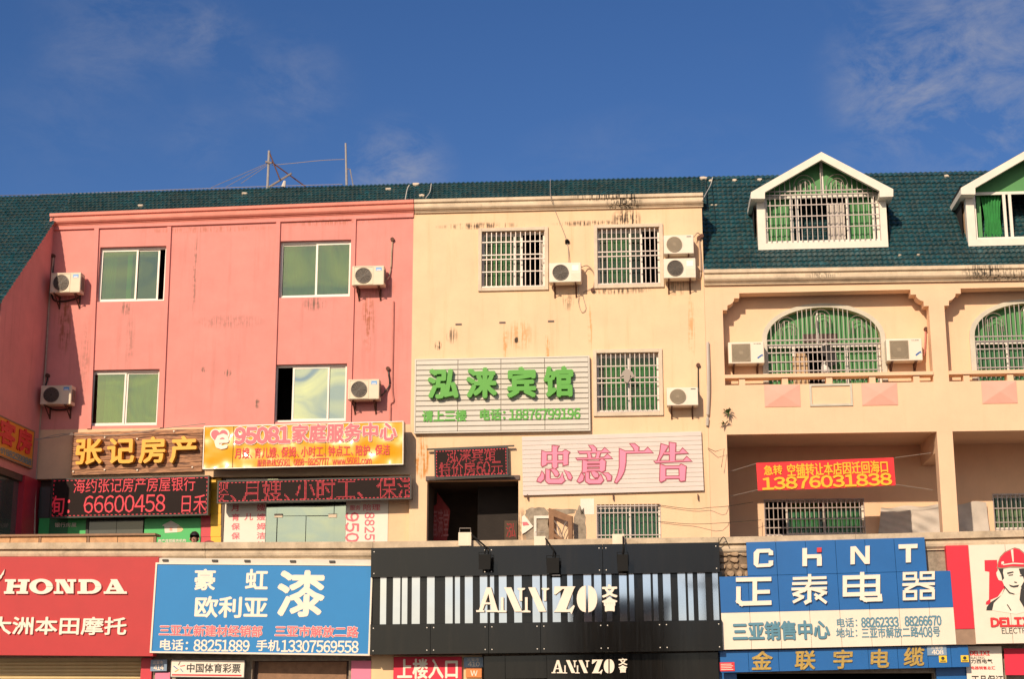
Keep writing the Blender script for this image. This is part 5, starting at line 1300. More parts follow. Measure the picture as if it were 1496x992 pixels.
for a, b in (((1106.5, 677), (1064, 690)), ((1107, 716), (1064, 726)), ((1307.5, 669), (1360, 662)), ((1308, 708), (1362, 716))): mb.tube([wpt(*a, .4), wpt(*b, .36)], .006, 4)
o = mb.build('tie_rope', 'cable_grey', t); o['kind'] = 'stuff'
# =================================================================== TERRACE SHOP FRONTS
PQ = plane(.14)
zfl = zled - .9
sf = thing('terrace_shop', 'upper shop front with green panels and grey glass under the large LED display', 'shop front', (xL, .14, zfl))
def pan(t, F, x0, y0, x1, y1, m_, nm, w0=-.05, w1=0, down=False, bevel=0):
    a, b, c, d = R(F, x0, y0, x1, y1); c = zfl if down else c
    mb = MB(); mb.box(a, b, c, d, w0, w1); return mb.build(nm, m_, t, F, bevel)
a, b = xL, xP
mb = MB(); mb.box(a - .4, b, zfl - .1, zb2 + .0, -.30, -.16); mb.build('back_wall', 'bronze_frame', sf, PQ)
mb = MB(); mb.box(a, b, zb2 + .001, zb2 + .12, -.30, .13); mb.build('soffit', 'bronze_frame', sf, PQ)
pan(sf, PQ, 57, 712, 73, 757, 'glass_grey', 'pane', -.03, 0)
pan(sf, PQ, 56, 757.5, 71, 800, 'green_panel', 'green_panel', down=True)
pan(sf, PQ, 71.5, 757.5, 98, 800, 'green_dark', 'green_panel', down=True); pan(sf, PQ, 98.5, 757.5, 126, 800, 'green_panel', 'green_panel', down=True)
text(PQ, sf, '银行房屋', (80, 764, 112, 770.5), 'letter_white', .002, .004, .02)
pan(sf, PQ, 127, 700, 131, 800, 'cable', 'mullion', -.05, .02, True)
pan(sf, PQ, 131.5, 700, 171, 800, 'glass_grey', 'pane', -.03, 0, True); pan(sf, PQ, 171.6, 700, 210, 800, 'glass_grey', 'pane', -.03, 0, True)
g = pan(sf, PQ, 210.5, 757.5, 293, 800, 'green_panel', 'green_panel', down=True)
text(PQ, g, '房产连锁服务机构', (231, 788, 272, 792.6), 'letter_white', .002, .004, .02, 'lettering', True)
poly(PQ, g, [[(238, 767), (250, 761), (261, 767), (263, 769), (259, 769), (259, 778), (241, 779), (240, 769), (237, 769)]], 'paper_white', .002, .006, 'house_emblem')
poly(PQ, g, [[(259, 768), (266, 771), (268, 774), (265, 777), (259, 778)]], 'tile_cream', .002, .005, 'house_emblem')
mb = MB(); q = R(PQ, 248, 771, 252, 776); mb.box(*q, .006, .008); mb.build('emblem_door', 'pink_tile', g, PQ)
for i in range(6): pan(sf, PQ, 294, 700 + i * 17, 308, 716.6 + i * 17, 'column_red', 'red_tile', -.05, .02)
for i in range(6): pan(sf, PQ, 308.6, 700 + i * 17, 323.5, 716.6 + i * 17, 'column_yellow', 'yellow_tile', -.05, .05)
sf2 = thing('terrace_shop', 'upper shop front with red lettered white posters and cloudy mirrored glass', 'shop front', (wpt(326, 760, .1).x, .14, zfl))
pan(sf2, PQ, 324, 700, 327.5, 800, 'bronze_frame', 'mullion', -.05, .03, True)
pan(sf2, PQ, 328, 700, 388.5, 800, 'paper_white', 'poster', -.03, 0, True)
for i, s_ in enumerate('月育保保陪'): text(PQ, sf2, s_, (338, 737.5 + 13.6 * i, 350.5, 747.5 + 13.6 * i), 'letter_rose', .002, .004, .02)
text(PQ, sf2, '儿', (357, 750, 370, 760.5), 'letter_rose', .002, .004, .02)
for i, s_ in enumerate('嫂嫂姆洁护'): text(PQ, sf2, s_, (375, 737 + 13.6 * i, 388, 747 + 13.6 * i), 'letter_rose', .002, .004, .02)
pan(sf2, PQ, 389, 700, 404.5, 800, 'glass_mirror', 'pane', -.03, -.01, True); pan(sf2, PQ, 488.5, 700, 505, 800, 'glass_mirror', 'pane', -.03, -.01, True)
pan(sf2, PQ, 405, 700, 488, 753.5, 'glass_mirror', 'pane', -.03, -.01)
pan(sf2, PQ, 405, 754.5, 446, 800, 'glass_mirror', 'door_leaf', -.03, -.006, True); pan(sf2, PQ, 447, 754.5, 488, 800, 'glass_mirror', 'door_leaf', -.03, -.006, True)
for x in (401, 480): pan(sf2, PQ, x, 751, x + 12, 756.5, 'surround', 'door_hinge', -.0, .02)
pan(sf2, PQ, 505.5, 700, 567, 800, 'paper_white', 'poster', -.03, 0, True)
text(PQ, sf2, '服务', (511, 738.5, 527, 746), 'letter_rose', .002, .004, .015); text(PQ, sf2, '陪理', (530, 737, 556, 746.5), 'letter_rose', .002, .004, .015)
def vtext(F, t, s_, x0, y0, x1, dy, m_):
    """digits turned a quarter, running down the glass"""
    for i, c in enumerate(s_):
        q = R(F, x0, y0 + i * dy, x1, y0 + (i + 1) * dy - 1.5); vs, fs, ed = glyph(c); X = [p[0] for p in vs]; Y = [p[1] for p in vs]; mb = MB()
        for ox, oy in ((0, 0), (.03, .01), (-.03, -.01), (.01, -.03), (-.01, .03)):
            b0 = len(mb.v)
            for x, y in vs:
                a_ = (x - min(X)) / (max(X) - min(X)) + ox; b_ = (y - min(Y)) / (max(Y) - min(Y)) + oy
                mb.v.append((q[0] + (q[1] - q[0]) * b_, q[3] - (q[3] - q[2]) * a_, .002 + .0005 * len(mb.v) / max(1, len(vs))))
            mb.f += [tuple(k + b0 for k in f) for f in fs]
        obj('digit', raw_mesh(mb, 'digit', m_), t, F)
vtext(PQ, sf2, '9508', 505, 749, 524, 15, 'letter_rose'); vtext(PQ, sf2, '88257', 533, 749, 547, 10.5, 'letter_rose')
mb = MB(); q = R(PQ, 567.5, 697, 601, 800); mb.box(q[0], q[1], zfl, zb2, -.05, .0); mb.build('side_pier', 'band_paint', sf2, PQ)
# cream pier returns
# =================================================================== AIR CONDITIONERS
def ac_parts(style):
    W_, H_, D_ = .78, .50, .30
    body = 'ac_body' if style in 'A' else 'ac_white'
    P = []
    mb = MB(); mb.box(0, W_, 0, H_, .10, .10 + D_); P.append(('casing', mb.mesh('casing', body, .018), []))
    F_ = .10 + D_
    cx, cy, r = (.28, .25, .185) if style in 'AB' else (.275, .25, .19)
    fan = MB(); fan.disc(cx, cy, r + .006, F_ + .0005, F_ + .004, 28)
    for k in range(5):
        a = k * 1.2566; pts = [(cx + .04 * math.cos(a), cy + .04 * math.sin(a)), (cx + r * .92 * math.cos(a - .15), cy + r * .92 * math.sin(a - .15)), (cx + r * .92 * math.cos(a + .55), cy + r * .92 * math.sin(a + .55)), (cx + .04 * math.cos(a + .9), cy + .04 * math.sin(a + .9))]
        fan.prism(pts, F_ + .005, F_ + .009)
    fan.disc(cx, cy, .045, F_ + .005, F_ + .016, 14)
    gd = MB(); gm = 'ac_grille'
    if style in 'AB':
        for q in (1.0, .84, .68, .52, .36, .2): gd.ring(cx, cy, r * q - .003, r * q + .004, F_ + .020, F_ + .027, 22)
        for k in range(12):
            a = k * .5236; c, s = math.cos(a), math.sin(a); gd.prism([(cx + .03 * c - .003 * s, cy + .03 * s + .003 * c), (cx + r * c - .003 * s, cy + r * s + .003 * c), (cx + r * c + .003 * s, cy + r * s - .003 * c), (cx + .03 * c + .003 * s, cy + .03 * s - .003 * c)], F_ + .018, F_ + .022)
        gd.ring(cx, cy, r, r + .012, F_, F_ + .028, 28)
    else:
        gm = 'ac_louvre'; n = 16
        for k in range(n):
            y = cy - r + 2 * r * (k + .5) / n; hw = r if style == 'D' else math.sqrt(max(0, r * r - (y - cy) ** 2)) * 1.0
            gd.box(cx - hw, cx + hw, y - .007, y + .007, F_ + .014, F_ + .022)
        if style == 'D': rect_ring(gd, cx - r - .012, cx + r + .012, cy - r - .012, cy + r + .012, .012, F_, F_ + .024)
        else: gd.ring(cx, cy, r, r + .012, F_, F_ + .026, 28)
    P.append(('fan', fan.mesh('fan', 'fan' if style in 'AB' else 'ac_louvre'), [])); P.append(('fan_guard', gd.mesh('fan_guard', gm), []))
    if style == 'A':
        mb = MB(); rect_ring(mb, .045, .515, .02, .48, .010, F_, F_ + .010); P.append(('front_trim', mb.mesh('front_trim', 'ac_body'), []))
        mb = MB(); mb.box(.58, .72, .365, .45, F_ + .001, F_ + .005); P.append(('badge', mb.mesh('badge', 'badge_blue'), []))
        mb = MB(); mb.box(.60, .70, .375, .398, F_ + .006, F_ + .008); P.append(('badge', mb.mesh('badge', 'badge_white'), []))
        mb = MB(); mb.box(W_, W_ + .012, .08, .40, .16, .34); P.append(('side_cover', mb.mesh('side_cover', 'ac_grille'), []))
    elif style == 'B':
        mb = MB(); mb.box(.56, .72, .29, .43, F_ + .001, F_ + .005); P.append(('energy_label', mb.mesh('energy_label', 'badge_white'), []))
        mb = MB()
        for k in range(6): mb.box(.54, .75, .06 + .03 * k, .065 + .03 * k, F_ + .001, F_ + .004)
        P.append(('vent_lines', mb.mesh('vent_lines', 'ac_body'), []))
    elif style == 'D':
        mb = MB()
        for k, x in enumerate((.56, .60, .635, .665, .69)): mb.box(x, x + .018, .445, .462, F_ + .001, F_ + .004)
        P.append(('badge', mb.mesh('badge', 'letter_dark'), []))
        mb = MB(); mb.prism([(.64, .10), (.73, .17), (.76, .16), (.74, .21), (.70, .19), (.62, .13)], F_ + .001, F_ + .004); P.append(('energy_label', mb.mesh('energy_label', 'panel_blue'), []))
    else:
        mb = MB(); mb.box(.60, .72, .44, .46, F_ + .001, F_ + .004); P.append(('badge', mb.mesh('badge', 'letter_dark'), []))
    for x in (.12, .64):
        mb = MB(); mb.box(x - .018, x + .018, -.03, 0, 0, F_ + .02); mb.box(x - .018, x + .018, -.30, 0, 0, .02)
        mb.add([(x - .012, -.28, .02), (x + .012, -.28, .02), (x + .012, -.26, .02), (x - .012, -.26, .02), (x - .012, -.03, F_ - .06), (x + .012, -.03, F_ - .06), (x + .012, -.03, F_ - .02), (x - .012, -.03, F_ - .02)], [(0, 1, 2, 3), (4, 5, 6, 7), (0, 1, 5, 4), (1, 2, 6, 5), (2, 3, 7, 6), (3, 0, 4, 7)])
        P.append(('bracket', mb.mesh('bracket', 'rusty_iron'), []))
    if style == 'C':
        for k in range(len(P)): pass
    return P
GRP = 'air conditioning units hung on the facades'
def ac(px_, style, Yw, label, pipe=None, br=True):
    x0, y0, x1, y1 = px_; F = plane(Yw - .40); a, b, c, d = R(F, *px_)
    sx, sy = (b - a) / .78, (d - c) / .50
    Mx = Matrix.Translation(Vector((a, Yw, c))) @ Matrix(((1, 0, 0), (0, 0, -1), (0, 1, 0))).to_4x4()
    t = thing('air_conditioner', label, 'air conditioner', Mx, GRP)
    key = (style, round(sx, 2), round(sy, 2))
    src = cached(style, lambda: ac_parts(style))
    for nm, me, _ in src:
        if nm == 'bracket' and not br: continue
        o = bpy.data.objects.new(nm, me); link(o, t, Mx @ Matrix.Diagonal((sx, sy, 1, 1)))
    if pipe:
        mb = MB(); pts = [wpt(x, y, Yw - dd) for x, y, dd in pipe[1]]
        mb.tube(smooth(pts), pipe[0], 6); mb.build('pipe', pipe[2], t)
        p = pts[-1]; mb = MB(); mb.tube([p + Vector((0, .06, .0)), p + Vector((0, -.05, 0))], .05, 8); mb.build('wall_sleeve', 'rusty_iron', t)
    return t
def smooth(p, n=5):
    out = []
    for i in range(len(p) - 1):
        a, b, c, d = p[max(i - 1, 0)], p[i], p[i + 1], p[min(i + 2, len(p) - 1)]
        for k in range(n):
            t = k / n; out.append(.5 * ((2 * b) + (c - a) * t + (2 * a - 5 * b + 4 * c - d) * t * t + (3 * b - a - 3 * c + d) * t ** 3))
    return out + [p[-1]]
ac((73.5, 398, 117.5, 427.5), 'A', 0, 'beige air conditioner with a blue badge high in the left corner of the pink block', (.022, [(121, 425, .2), (112, 436, .06), (82, 440, .05), (75, 425, .05), (77, 400, .04), (78, 374, .02)], 'cable'))
ac((514, 388, 561, 416.5), 'A', 0, 'beige air conditioner with a pale badge right of the upper right pink window', (.020, [(565, 408, .22), (568, 404, .08), (571, 390, .04), (572, 370, .04), (573.5, 350, .02)], 'pipe'))
ac((59, 563, 104, 591), 'A', 0, 'shaded beige air conditioner left of the lower left pink window', (.02, [(107, 588, .2), (98, 598, .08), (72, 596, .05), (66, 570, .05), (69, 556, .04), (70, 549, .02)], 'cable'))
ac((508, 554, 554, 583.5), 'A', 0, 'beige air conditioner right of the lower right pink window, over the yellow sign', (.02, [(558, 578, .22), (563, 572, .08), (569, 562, .04), (568, 548, .04), (567, 539, .02)], 'cable'))
ac((802, 383.5, 849, 412), 'B', 0, 'white air conditioner between the two upper windows of the cream block', (.014, [(850, 390, .2), (858, 388, .1), (866, 396, .06), (869, 408, .04), (866, 424, .03)], 'pipe'))
ac((969.5, 343, 1013.5, 370.5), 'C', 0, 'upper of two stacked white air conditioners by the cream right edge', (.012, [(1014, 346, .2), (1019, 340, .1), (1025, 345, .03)], 'pipe'))
ac((969.5, 377, 1016.5, 406), 'B', 0, 'lower of two stacked air conditioners with round fan by the cream right edge', (.022, [(1018, 404, .22), (1021, 408, .08), (1024, 395, .05), (1023, 370, .05), (1021, 348, .03)], 'pipe'))
ac((974, 566, 1020, 592.5), 'C', 0, 'white air conditioner right of the green curtained cream window', (.016, [(1018, 592, .2), (1020, 588, .1), (1020, 560, .04), (1020, 534, .02)], 'cable'))
ac((1064, 499.5, 1116.5, 531), 'D', .5, 'white air conditioner with square grille left of the arched window', None)
ac((1295, 494.5, 1347.5, 527), 'D', .5, 'white air conditioner with square grille right of the arched window', (.022, [(1349, 520, .2), (1351, 512, .06), (1352, 495, .05), (1352.5, 481, .03)], 'pipe_pink'))
# =================================================================== FLOODLIGHTS ON THE LEDGE
FG = 'floodlights leaning over the dark sign'
for (bx0, by0, bx1, by1), (lx0, ly0, lx1, ly1), lb in (((669.5, 778, 688.5, 798), (700.5, 811, 716.5, 832.5), 'black floodlight with a white ballast box, left one over the dark sign'), ((780, 783.5, 797.5, 807), (799.5, 816, 816.5, 838), 'black floodlight with a white ballast box below the broken niche'), ((894.5, 780.5, 912.5, 801.5), (902.5, 811, 917, 835), 'black floodlight with a white ballast box, right one over the dark sign')):
    FB = plane(YB - .12); FL = plane(YS - .42)
    a, b, c, d = R(FB, bx0, by0, bx1, by1)
    t = thing('floodlight', lb, 'floodlight', (a, YB - .12, c), FG)
    mb = MB(); mb.box(a, b, c, d, -.1, 0); bb = mb.build('ballast_box', 'ballast', t, FB, bevel=.01)
    u = (a + b) / 2; mb = MB(); mb.tube([(a + .02, d - .01, -.05), (a + .02, d + .09, -.05), (b - .02, d + .09, -.05), (b - .02, d - .01, -.05)], .008, 5); mb.build('handle', 'cable_grey', bb, FB)
    la, lb_, lc, ld = R(FL, lx0, ly0, lx1, ly1); lu = (la + lb_) / 2
    p0 = FB.at(b - .03, d - .02, -.06); p1 = FL.at(lu + .02, ld + .16, 0); p2 = FL.at(lu, ld + .02, .04)
    mb = MB(); mb.tube([p0, p1, p2], .018, 6); mb.build('arm', 'lamp_black', t)
    mb = MB(); ti = rr.uniform(-.02, .02)
    mb.add([(la, lc, .10), (lb_, lc, .10), (lb_, ld, .02), (la, ld, .02), (la + .03, lc + .02, -.08), (lb_ - .03, lc + .02, -.08), (lb_ - .03, ld - .02, -.13), (la + .03, ld - .02, -.13)], [(0, 1, 2, 3), (4, 5, 6, 7), (0, 1, 5, 4), (1, 2, 6, 5), (2, 3, 7, 6), (3, 0, 4, 7)])
    lh = mb.build('lamp_housing', 'lamp_black', t, FL, bevel=.006)
    mb = MB(); mb.tube([(la - .01, (lc + ld) / 2, 0), (la - .01, ld + .05, .02), (lb_ + .01, ld + .05, .02), (lb_ + .01, (lc + ld) / 2, 0)], .008, 5); mb.build('yoke', 'lamp_black', lh, FL)
# =================================================================== PIPES AND CABLES
def cable(label, pts, r=.012, m_='cable', name='cable', cat='cable', group=None, sm=True):
    P_ = [wpt(x, y, Y) for x, y, Y in pts]
    mb = MB(); mb.tube(smooth(P_) if sm else P_, r, 5)
    o = mb.build(name, m_); return tag(o, label, cat, group)
cable('thin drain pipe running down the inner corner of the pink block', [(78, 376, -.04), (72, 440, -.04), (66, 540, -.04), (60, 600, -.05), (57, 640, -.05), (52, 712, -.05), (50, 800, -.05)], .022, 'pipe', 'drain_pipe', 'pipe')
cable('pink painted pipe down the right part of the pink block', [(575, 440, -.03), (574, 500, -.03), (573, 565, -.03), (575, 586, -.03), (571, 590, -.03), (570, 616, -.03)], .020, 'pipe_pink', 'drain_pipe', 'pipe')
cable('slack grey cable crossing over the plank sign to the yellow light box', [(50, 642, -.4), (80, 639, -.3), (105, 635, -.3), (170, 636, -.3), (240, 626, -.35), (300, 619, -.6)], .010, 'cable_grey')
cable('second slack cable from the side wall to the plank sign', [(52, 644, -.5), (80, 636, -.35), (106, 633, -.25)], .008, 'cable_grey')
cable('white cable hanging over the cream cornice from the roof', [(804, 262, 1.8), (804.5, 285, -.22), (810, 305, -.05), (828, 352, -.03), (831, 383, -.1)], .009, 'cable_grey')
cable('grey cables looping below the air conditioner between the cream windows', [(846, 412, -.2), (845, 440, -.04), (850, 456, -.03), (856, 450, -.03), (852, 428, -.03), (870, 420, -.04)], .007, 'cable_grey')
cable('pale cord hanging from the roof where pink and cream blocks meet', [(598, 270, 2.0), (595, 276, 1.9), (592, 291, 1.2)], .012, 'slat_white')
cable('pale cord on the roof right of the pink and cream joint', [(630, 268, 2.2), (628, 280, 1.7), (622, 289, 1.3)], .011, 'slat_white')
cable('cord trailing over the end of the cream cornice', [(1041, 259, 2.2), (1038, 270, 1.8), (1031, 283, .4), (1026, 292, -.2)], .011, 'slat_white')
cable('thin wire strung low across the left arcade pillar', [(960, 738, -.05), (1010, 744, -.08), (1035, 742, -.1), (1062, 740, -.1), (1100, 734, 2.3)], .006, 'cable')
cable('lower thin wire strung across the left arcade pillar', [(960, 762, -.05), (1010, 766, -.08), (1062, 764, -.1), (1112, 760, 2.3)], .006, 'cable')
cable('black cable drooping from the ledge at the right end of the dark sign', [(1050, 795, YB - .1), (1057, 785, YB - .15), (1063, 795, YB - .12)], .010, 'cable')
o = cable('black round wall vent above the cream air conditioner', [(828.5, 354, -.06), (828.5, 352, -.02)], .06, 'lamp_black', 'wall_vent', 'vent')
cable('pale rolled plastic strip standing at the right edge of the cream block', [(1034, 500, -.05), (1035, 560, -.1), (1034, 600, -.08), (1033, 622, -.05)], .035, 'cloth_grey', 'plastic_strip', 'strip')
cable('rusty wire bracket at the foot of the weedy pillar', [(1034, 655, -.05), (1045, 660, -.2), (1058, 656, -.2), (1054, 683, -.2)], .008, 'rusty_iron', 'wire_bracket', 'bracket', sm=False)
# antennas on the ridge
an = thing('antenna_mast', 'grey antenna mast with cross pieces and guy wires, left of two on the ridge', 'antenna', wpt(390.5, 276, 2.4))
mb = MB(); mb.tube([wpt(390.5, 280, 2.4), wpt(393.2, 220, 2.4)], .035, 8); mb.build('pole', 'galvanised', an)
mb = MB(); mb.tube([wpt(388, 236, 2.35), wpt(397, 238, 2.35)], .03, 6); mb.tube([wpt(393, 273, 2.4), wpt(426, 253, 2.2)], .028, 6); mb.build('crossbar', 'galvanised', an)
mb = MB(); mb.tube([wpt(393, 221, 2.4), wpt(409, 262, 2.2)], .018, 5); mb.tube([wpt(396, 236, 2.4), wpt(447, 273, 2.4)], .018, 5); mb.build('strut', 'rusty_iron', an)
mb = MB(); mb.tube([wpt(414, 273, 2.3), wpt(416, 264, 2.3)], .06, 6, .03); mb.build('foot_block', 'slat_white', an)
mb = MB()
for a, b in (((391, 238), (308, 274)), ((389, 240), (330, 273)), ((392, 240), (352, 268))): mb.tube([wpt(*a, 2.4), wpt(*b, 2.4)], .007, 4)
w_ = mb.build('guy_wire', 'cable_grey', an); w_['kind'] = 'stuff'
an = thing('antenna_mast', 'plain upright grey antenna mast, right of two on the ridge', 'antenna', wpt(506, 271, 2.4))
mb = MB(); mb.tube([wpt(506.5, 273, 2.4), wpt(505, 209, 2.4)], .034, 8, .026); mb.build('pole', 'galvanised', an)
mb = MB(); mb.tube([wpt(506, 246, 2.4), wpt(511.5, 247, 2.4), wpt(516, 271, 2.4)], .016, 5); mb.build('strut', 'galvanised', an)
cable('faded lines strung between the two antenna masts', [(397, 241, 2.4), (430, 238, 2.4), (470, 234, 2.4), (503, 232.5, 2.4)], .008, 'cable_grey')
cable('lightning wire running along the left ridge', [(-40, 286, .6), (75, 283.5, 2.3), (250, 277, 2.3), (390, 272, 2.3), (500, 269, 2.3)], .008, 'cable_grey')
# small things in the cream block
t = thing('open_casement', 'brown wooden casement frame standing open before the scarred plaster niche', 'window', wpt(805, 790, 0))
F = qframe((803.5, 743), (838.5, 756), (803.5, 800), -.06); F = Frame(F.o, (F.ex.x, -.45, 0), (0, 0, 1))
Wd, Hd = (wpt(838, 770, -.2) - wpt(804, 770, -.06)).length * 1.08, wpt(803, 743, -.06).z - wpt(803, 800, -.06).z
mb = MB(); mb.prism([(0, 0), (.13, 0), (.13, Hd - .04), (0, Hd)], 0, .05); mb.build('stile', 'wood_frame', t, F)
mb = MB(); mb.prism([(Wd - .10, 0), (Wd, 0), (Wd, Hd - .22), (Wd - .10, Hd - .19)], 0, .05); mb.build('stile', 'wood_frame', t, F)
mb = MB(); mb.prism([(.13, Hd - .20), (Wd - .10, Hd - .34), (Wd - .10, Hd - .19), (.13, Hd - .04)], 0, .05); mb.build('rail', 'wood_frame', t, F)
mb = MB(); mb.prism([(.13, .22), (Wd - .10, .04), (Wd - .10, .10), (.13, .30)], 0, .04); mb.build('rail', 'wood_frame', t, F)
mb = MB(); c_ = Wd / 2
for s_ in (-1, 1): mb.tube([(c_, .0, .02), (c_ + s_ * .03, .3, .02), (c_ + s_ * .10, .5, .02), (c_ + s_ * .19, .62, .02)], .012, 5); mb.tube([(c_ + s_ * .02, .0, .02), (c_ + s_ * .10, .30, .02), (c_ + s_ * .20, .44, .02)], .010, 5)
mb.build('bent_grille', 'galvanised', t, F)
def card(name, label, cat, pts, m_, Y, w=.02):
    t = poly(plane(Y), None, [pts], m_, 0, w, name); tag(t, label, cat); return t
t = card('torn_paper', 'torn white paper with a pink print sticking out by the doorway', 'paper', [(762.5, 755), (766, 753), (779, 769.5), (776, 772), (768, 778), (762.5, 781)], 'paper_white', -.03)
poly(plane(-.06), t, [[(763, 763), (770, 763), (773, 767), (764, 768)]], 'letter_rose', 0, .005, 'print')
P2 = plane(1.2)
t = thing('couplet_poster', 'dark red diamond headed poster on the stair hall wall', 'poster', wpt(641, 790, 1.2))
o = poly(P2, t, [[(629, 743), (638, 737), (639, 720), (658, 746), (652, 800), (632, 800)]], 'red_paper', 0, .01, 'sheet')
text(P2, t, '福满堂', (630, 744, 656, 786), 'red_bar', .011, .013, .0, 'lettering', True)
t = thing('wall_notice', 'small grey notice with a dark red character inside the doorway, lower right', 'notice', wpt(745, 790, 1.0))
a, b, c, d = R(plane(1.0), 737, 761, 756, 800); mb = MB(); mb.box(a, b, c, d, 0, .01); mb.build('sheet', 'stair_room', t, plane(1.0)); text(plane(1.0), t, '泓', (739, 764, 754, 786), 'red_paper', .011, .013, .01)
# hanging shirt behind the grille, cardboard box, bag and bottle
t = card('hanging_shirt', 'small grey shirt hanging inside the green curtained window', 'shirt', [(906, 552), (910, 543), (914, 540), (915, 537), (918, 540), (924, 544), (927, 551), (923, 552), (921, 548), (920, 555), (917, 560), (912, 558), (911, 549)], 'cable_grey', -.03, .03)
mb = MB(); F = plane(.60); a, b, c, d = R(F, 1158.5, 516, 1179.5, 548)
mb.box(a, b, zpt - .45, d - .08, -.15, .02); mb.prism([(a, d - .08), (b, d - .08), (b - .03, d), (a + .12, d + .03), (a + .04, d - .02)], -.1, -.04)
bxo = mb.build('cardboard_box', 'cardboard', None, F); tag(bxo, 'cardboard box standing inside the arched window behind the grille', 'box')
def lathe(name, prof, m_, at, k=14):
    mb = MB()
    for r, z in prof:
        for j in range(k): mb.v.append((r * math.cos(6.283 * j / k), r * math.sin(6.283 * j / k), z))
    for i in range(len(prof) - 1):
        for j in range(k): q = (j + 1) % k; mb.f.append((i * k + j, i * k + q, (i + 1) * k + q, (i + 1) * k + j))
    mb.f.append(tuple(range(k))[::-1]); mb.f.append(tuple((len(prof) - 1) * k + j for j in range(k)))
    return mb.mesh(name, m_, smooth=True)
p = wpt(1206, 540, .60); me = lathe('water_bottle', [(.09, -.3), (.10, -.28), (.10, .12), (.06, .17), (.05, .2)], 'white_cloth', p)
o = obj('water_bottle', me, None, Matrix.Translation(p)); tag(o, 'white bottle standing in the arched window under the dark bag', 'bottle')
t = card('dark_bag', 'black bag with a white flap hung in the arched window', 'bag', [(1197, 512), (1203, 506), (1211, 505), (1219, 514), (1223, 524), (1221, 533), (1212, 537), (1205, 534), (1206, 522), (1199, 520)], 'black_cloth', .58, .10)
poly(plane(.57), t, [[(1199, 503), (1208, 501), (1210, 508), (1204, 516), (1200, 513)]], 'white_cloth', .0, .05, 'flap')
# grey tarpaulin
F = plane(2.25); t = thing('tarpaulin', 'creased grey tarpaulin hung low behind the arcade pillar', 'tarpaulin', wpt(1364, 780, 2.25))
top = [(1287, 742), (1318, 740.5), (1350, 739), (1385, 737), (1415, 735), (1441, 733)]; mb = MB(); nx, ny = 60, 12
for i in range(nx + 1):
    s = i / nx; k = s * 5; j0 = min(int(k), 4); f = k - j0; x = top[j0][0] + (top[j0 + 1][0] - top[j0][0]) * f; y = top[j0][1] + (top[j0 + 1][1] - top[j0][1]) * f + 1.5 * math.sin(s * 20)
    xb = 1283 + s * 163
    for j in range(ny + 1):
        q = j / ny; u, v = F.px(x + (xb - x) * q, y + (784 - y) * q); mb.v.append((u, v, .05 * math.sin((s * 16 + q * 5)) * q + .03 * math.sin((1 - s) * 30 * (.5 + q)) ))
for i in range(nx):
    for j in range(ny): q = i * (ny + 1) + j; mb.f.append((q, q + ny + 1, q + ny + 2, q + 1))
mb.build('sheet', 'cloth_grey', t, F, smooth=True)
# wooden counter on the ledge
PW = plane(YB + .55); t = thing('wooden_counter', 'low wooden counter with a flat board top standing on the ledge at the left', 'counter', wpt(100, 800, YB + .55))
a, b, c, d = R(PW, -60, 781, 228, 784); mb = MB(); mb.box(a, b, c - .0, d, -.35, .06); mb.build('top_board', 'wood_frame', t, PW)
for x0, x1 in ((-60, 14), (15, 56), (60, 126), (131, 171), (172, 224)):
    a, b, c, d = R(PW, x0, 784.4, x1, 800); mb = MB(); mb.box(a, b, c - .3, d, -.03, 0); mb.build('front_panel', 'bench_wood', t, PW)
for x in (57, 127.5, 225):
    a, b, c, d = R(PW, x, 784.4, x + 3, 800); mb = MB(); mb.box(a, b, c - .5, d, -.04, .02); mb.build('post', 'wood_frame', t, PW)
# weed on the pillar
def weed(label, at, n, ln, seed, grp='weeds growing from the pillar'):
    rw = random.Random(seed); t = thing('weed_plant', label, 'plant', at, grp); base_ = Vector(at)
    mb = MB(); mb.tube([base_, base_ + Vector((.01, -.06, .03))], .012, 5); mb.build('stem', 'bark', t)
    mb = MB()
    for i in range(n):
        an_ = rw.uniform(0, 6.283); up = rw.uniform(-.3, 1); l = ln * rw.uniform(.6, 1.1); d = Vector((math.cos(an_), -abs(math.sin(an_)) * .8, up)).normalized(); sd_ = d.cross(Vector((0, 0, 1))).normalized() * .014
        p0_ = base_ + Vector((0, -.05, .03)); p1_ = p0_ + d * l * .6; p2_ = p0_ + d * l + Vector((0, 0, -.35 * l))
        mb.add([p0_ - sd_, p0_ + sd_, p1_ + sd_ * 1.3, p1_ - sd_ * 1.3, p2_], [(0, 1, 2, 3), (3, 2, 4)])
    o = mb.build('leaves', 'leaf', t); o['kind'] = 'stuff'
weed('spiky green weed sprouting on the left arcade pillar', wpt(1063, 606, -.02), 24, .22, 1)
weed('dry hanging weed strand below the spiky weed', wpt(1059, 622, -.02), 14, .18, 2)
# marks where a plant hangs below the air conditioner
# =================================================================== PERSON AT THE LEDGE
def skin_body(name, joints, edges, m_, parent, M_, sub=2):
    me = bpy.data.meshes.new(name); me.from_pydata([j[0] for j in joints], edges, [])
    o = bpy.data.objects.new(name, me); COL.objects.link(o)
    md = o.modifiers.new('skin', 'SKIN'); 
    for i, j in enumerate(joints):
        r = j[1]; me.skin_vertices[0].data[i].radius = (r, r) if not isinstance(r, tuple) else r
    me.skin_vertices[0].data[0].use_root = True
    md2 = o.modifiers.new('sub', 'SUBSURF'); md2.levels = sub; md2.render_levels = sub
    ev = o.evaluated_get(bpy.context.evaluated_depsgraph_get()); m2 = bpy.data.meshes.new_from_object(ev)
    COL.objects.unlink(o); bpy.data.objects.remove(o)
    m2.materials.clear(); m2.materials.append(M[m_])
    for p in m2.polygons: p.use_smooth = True
    return obj(name, m2, parent, M_)
hp_ = wpt(284.5, 788, YB + .85)           # middle of the head
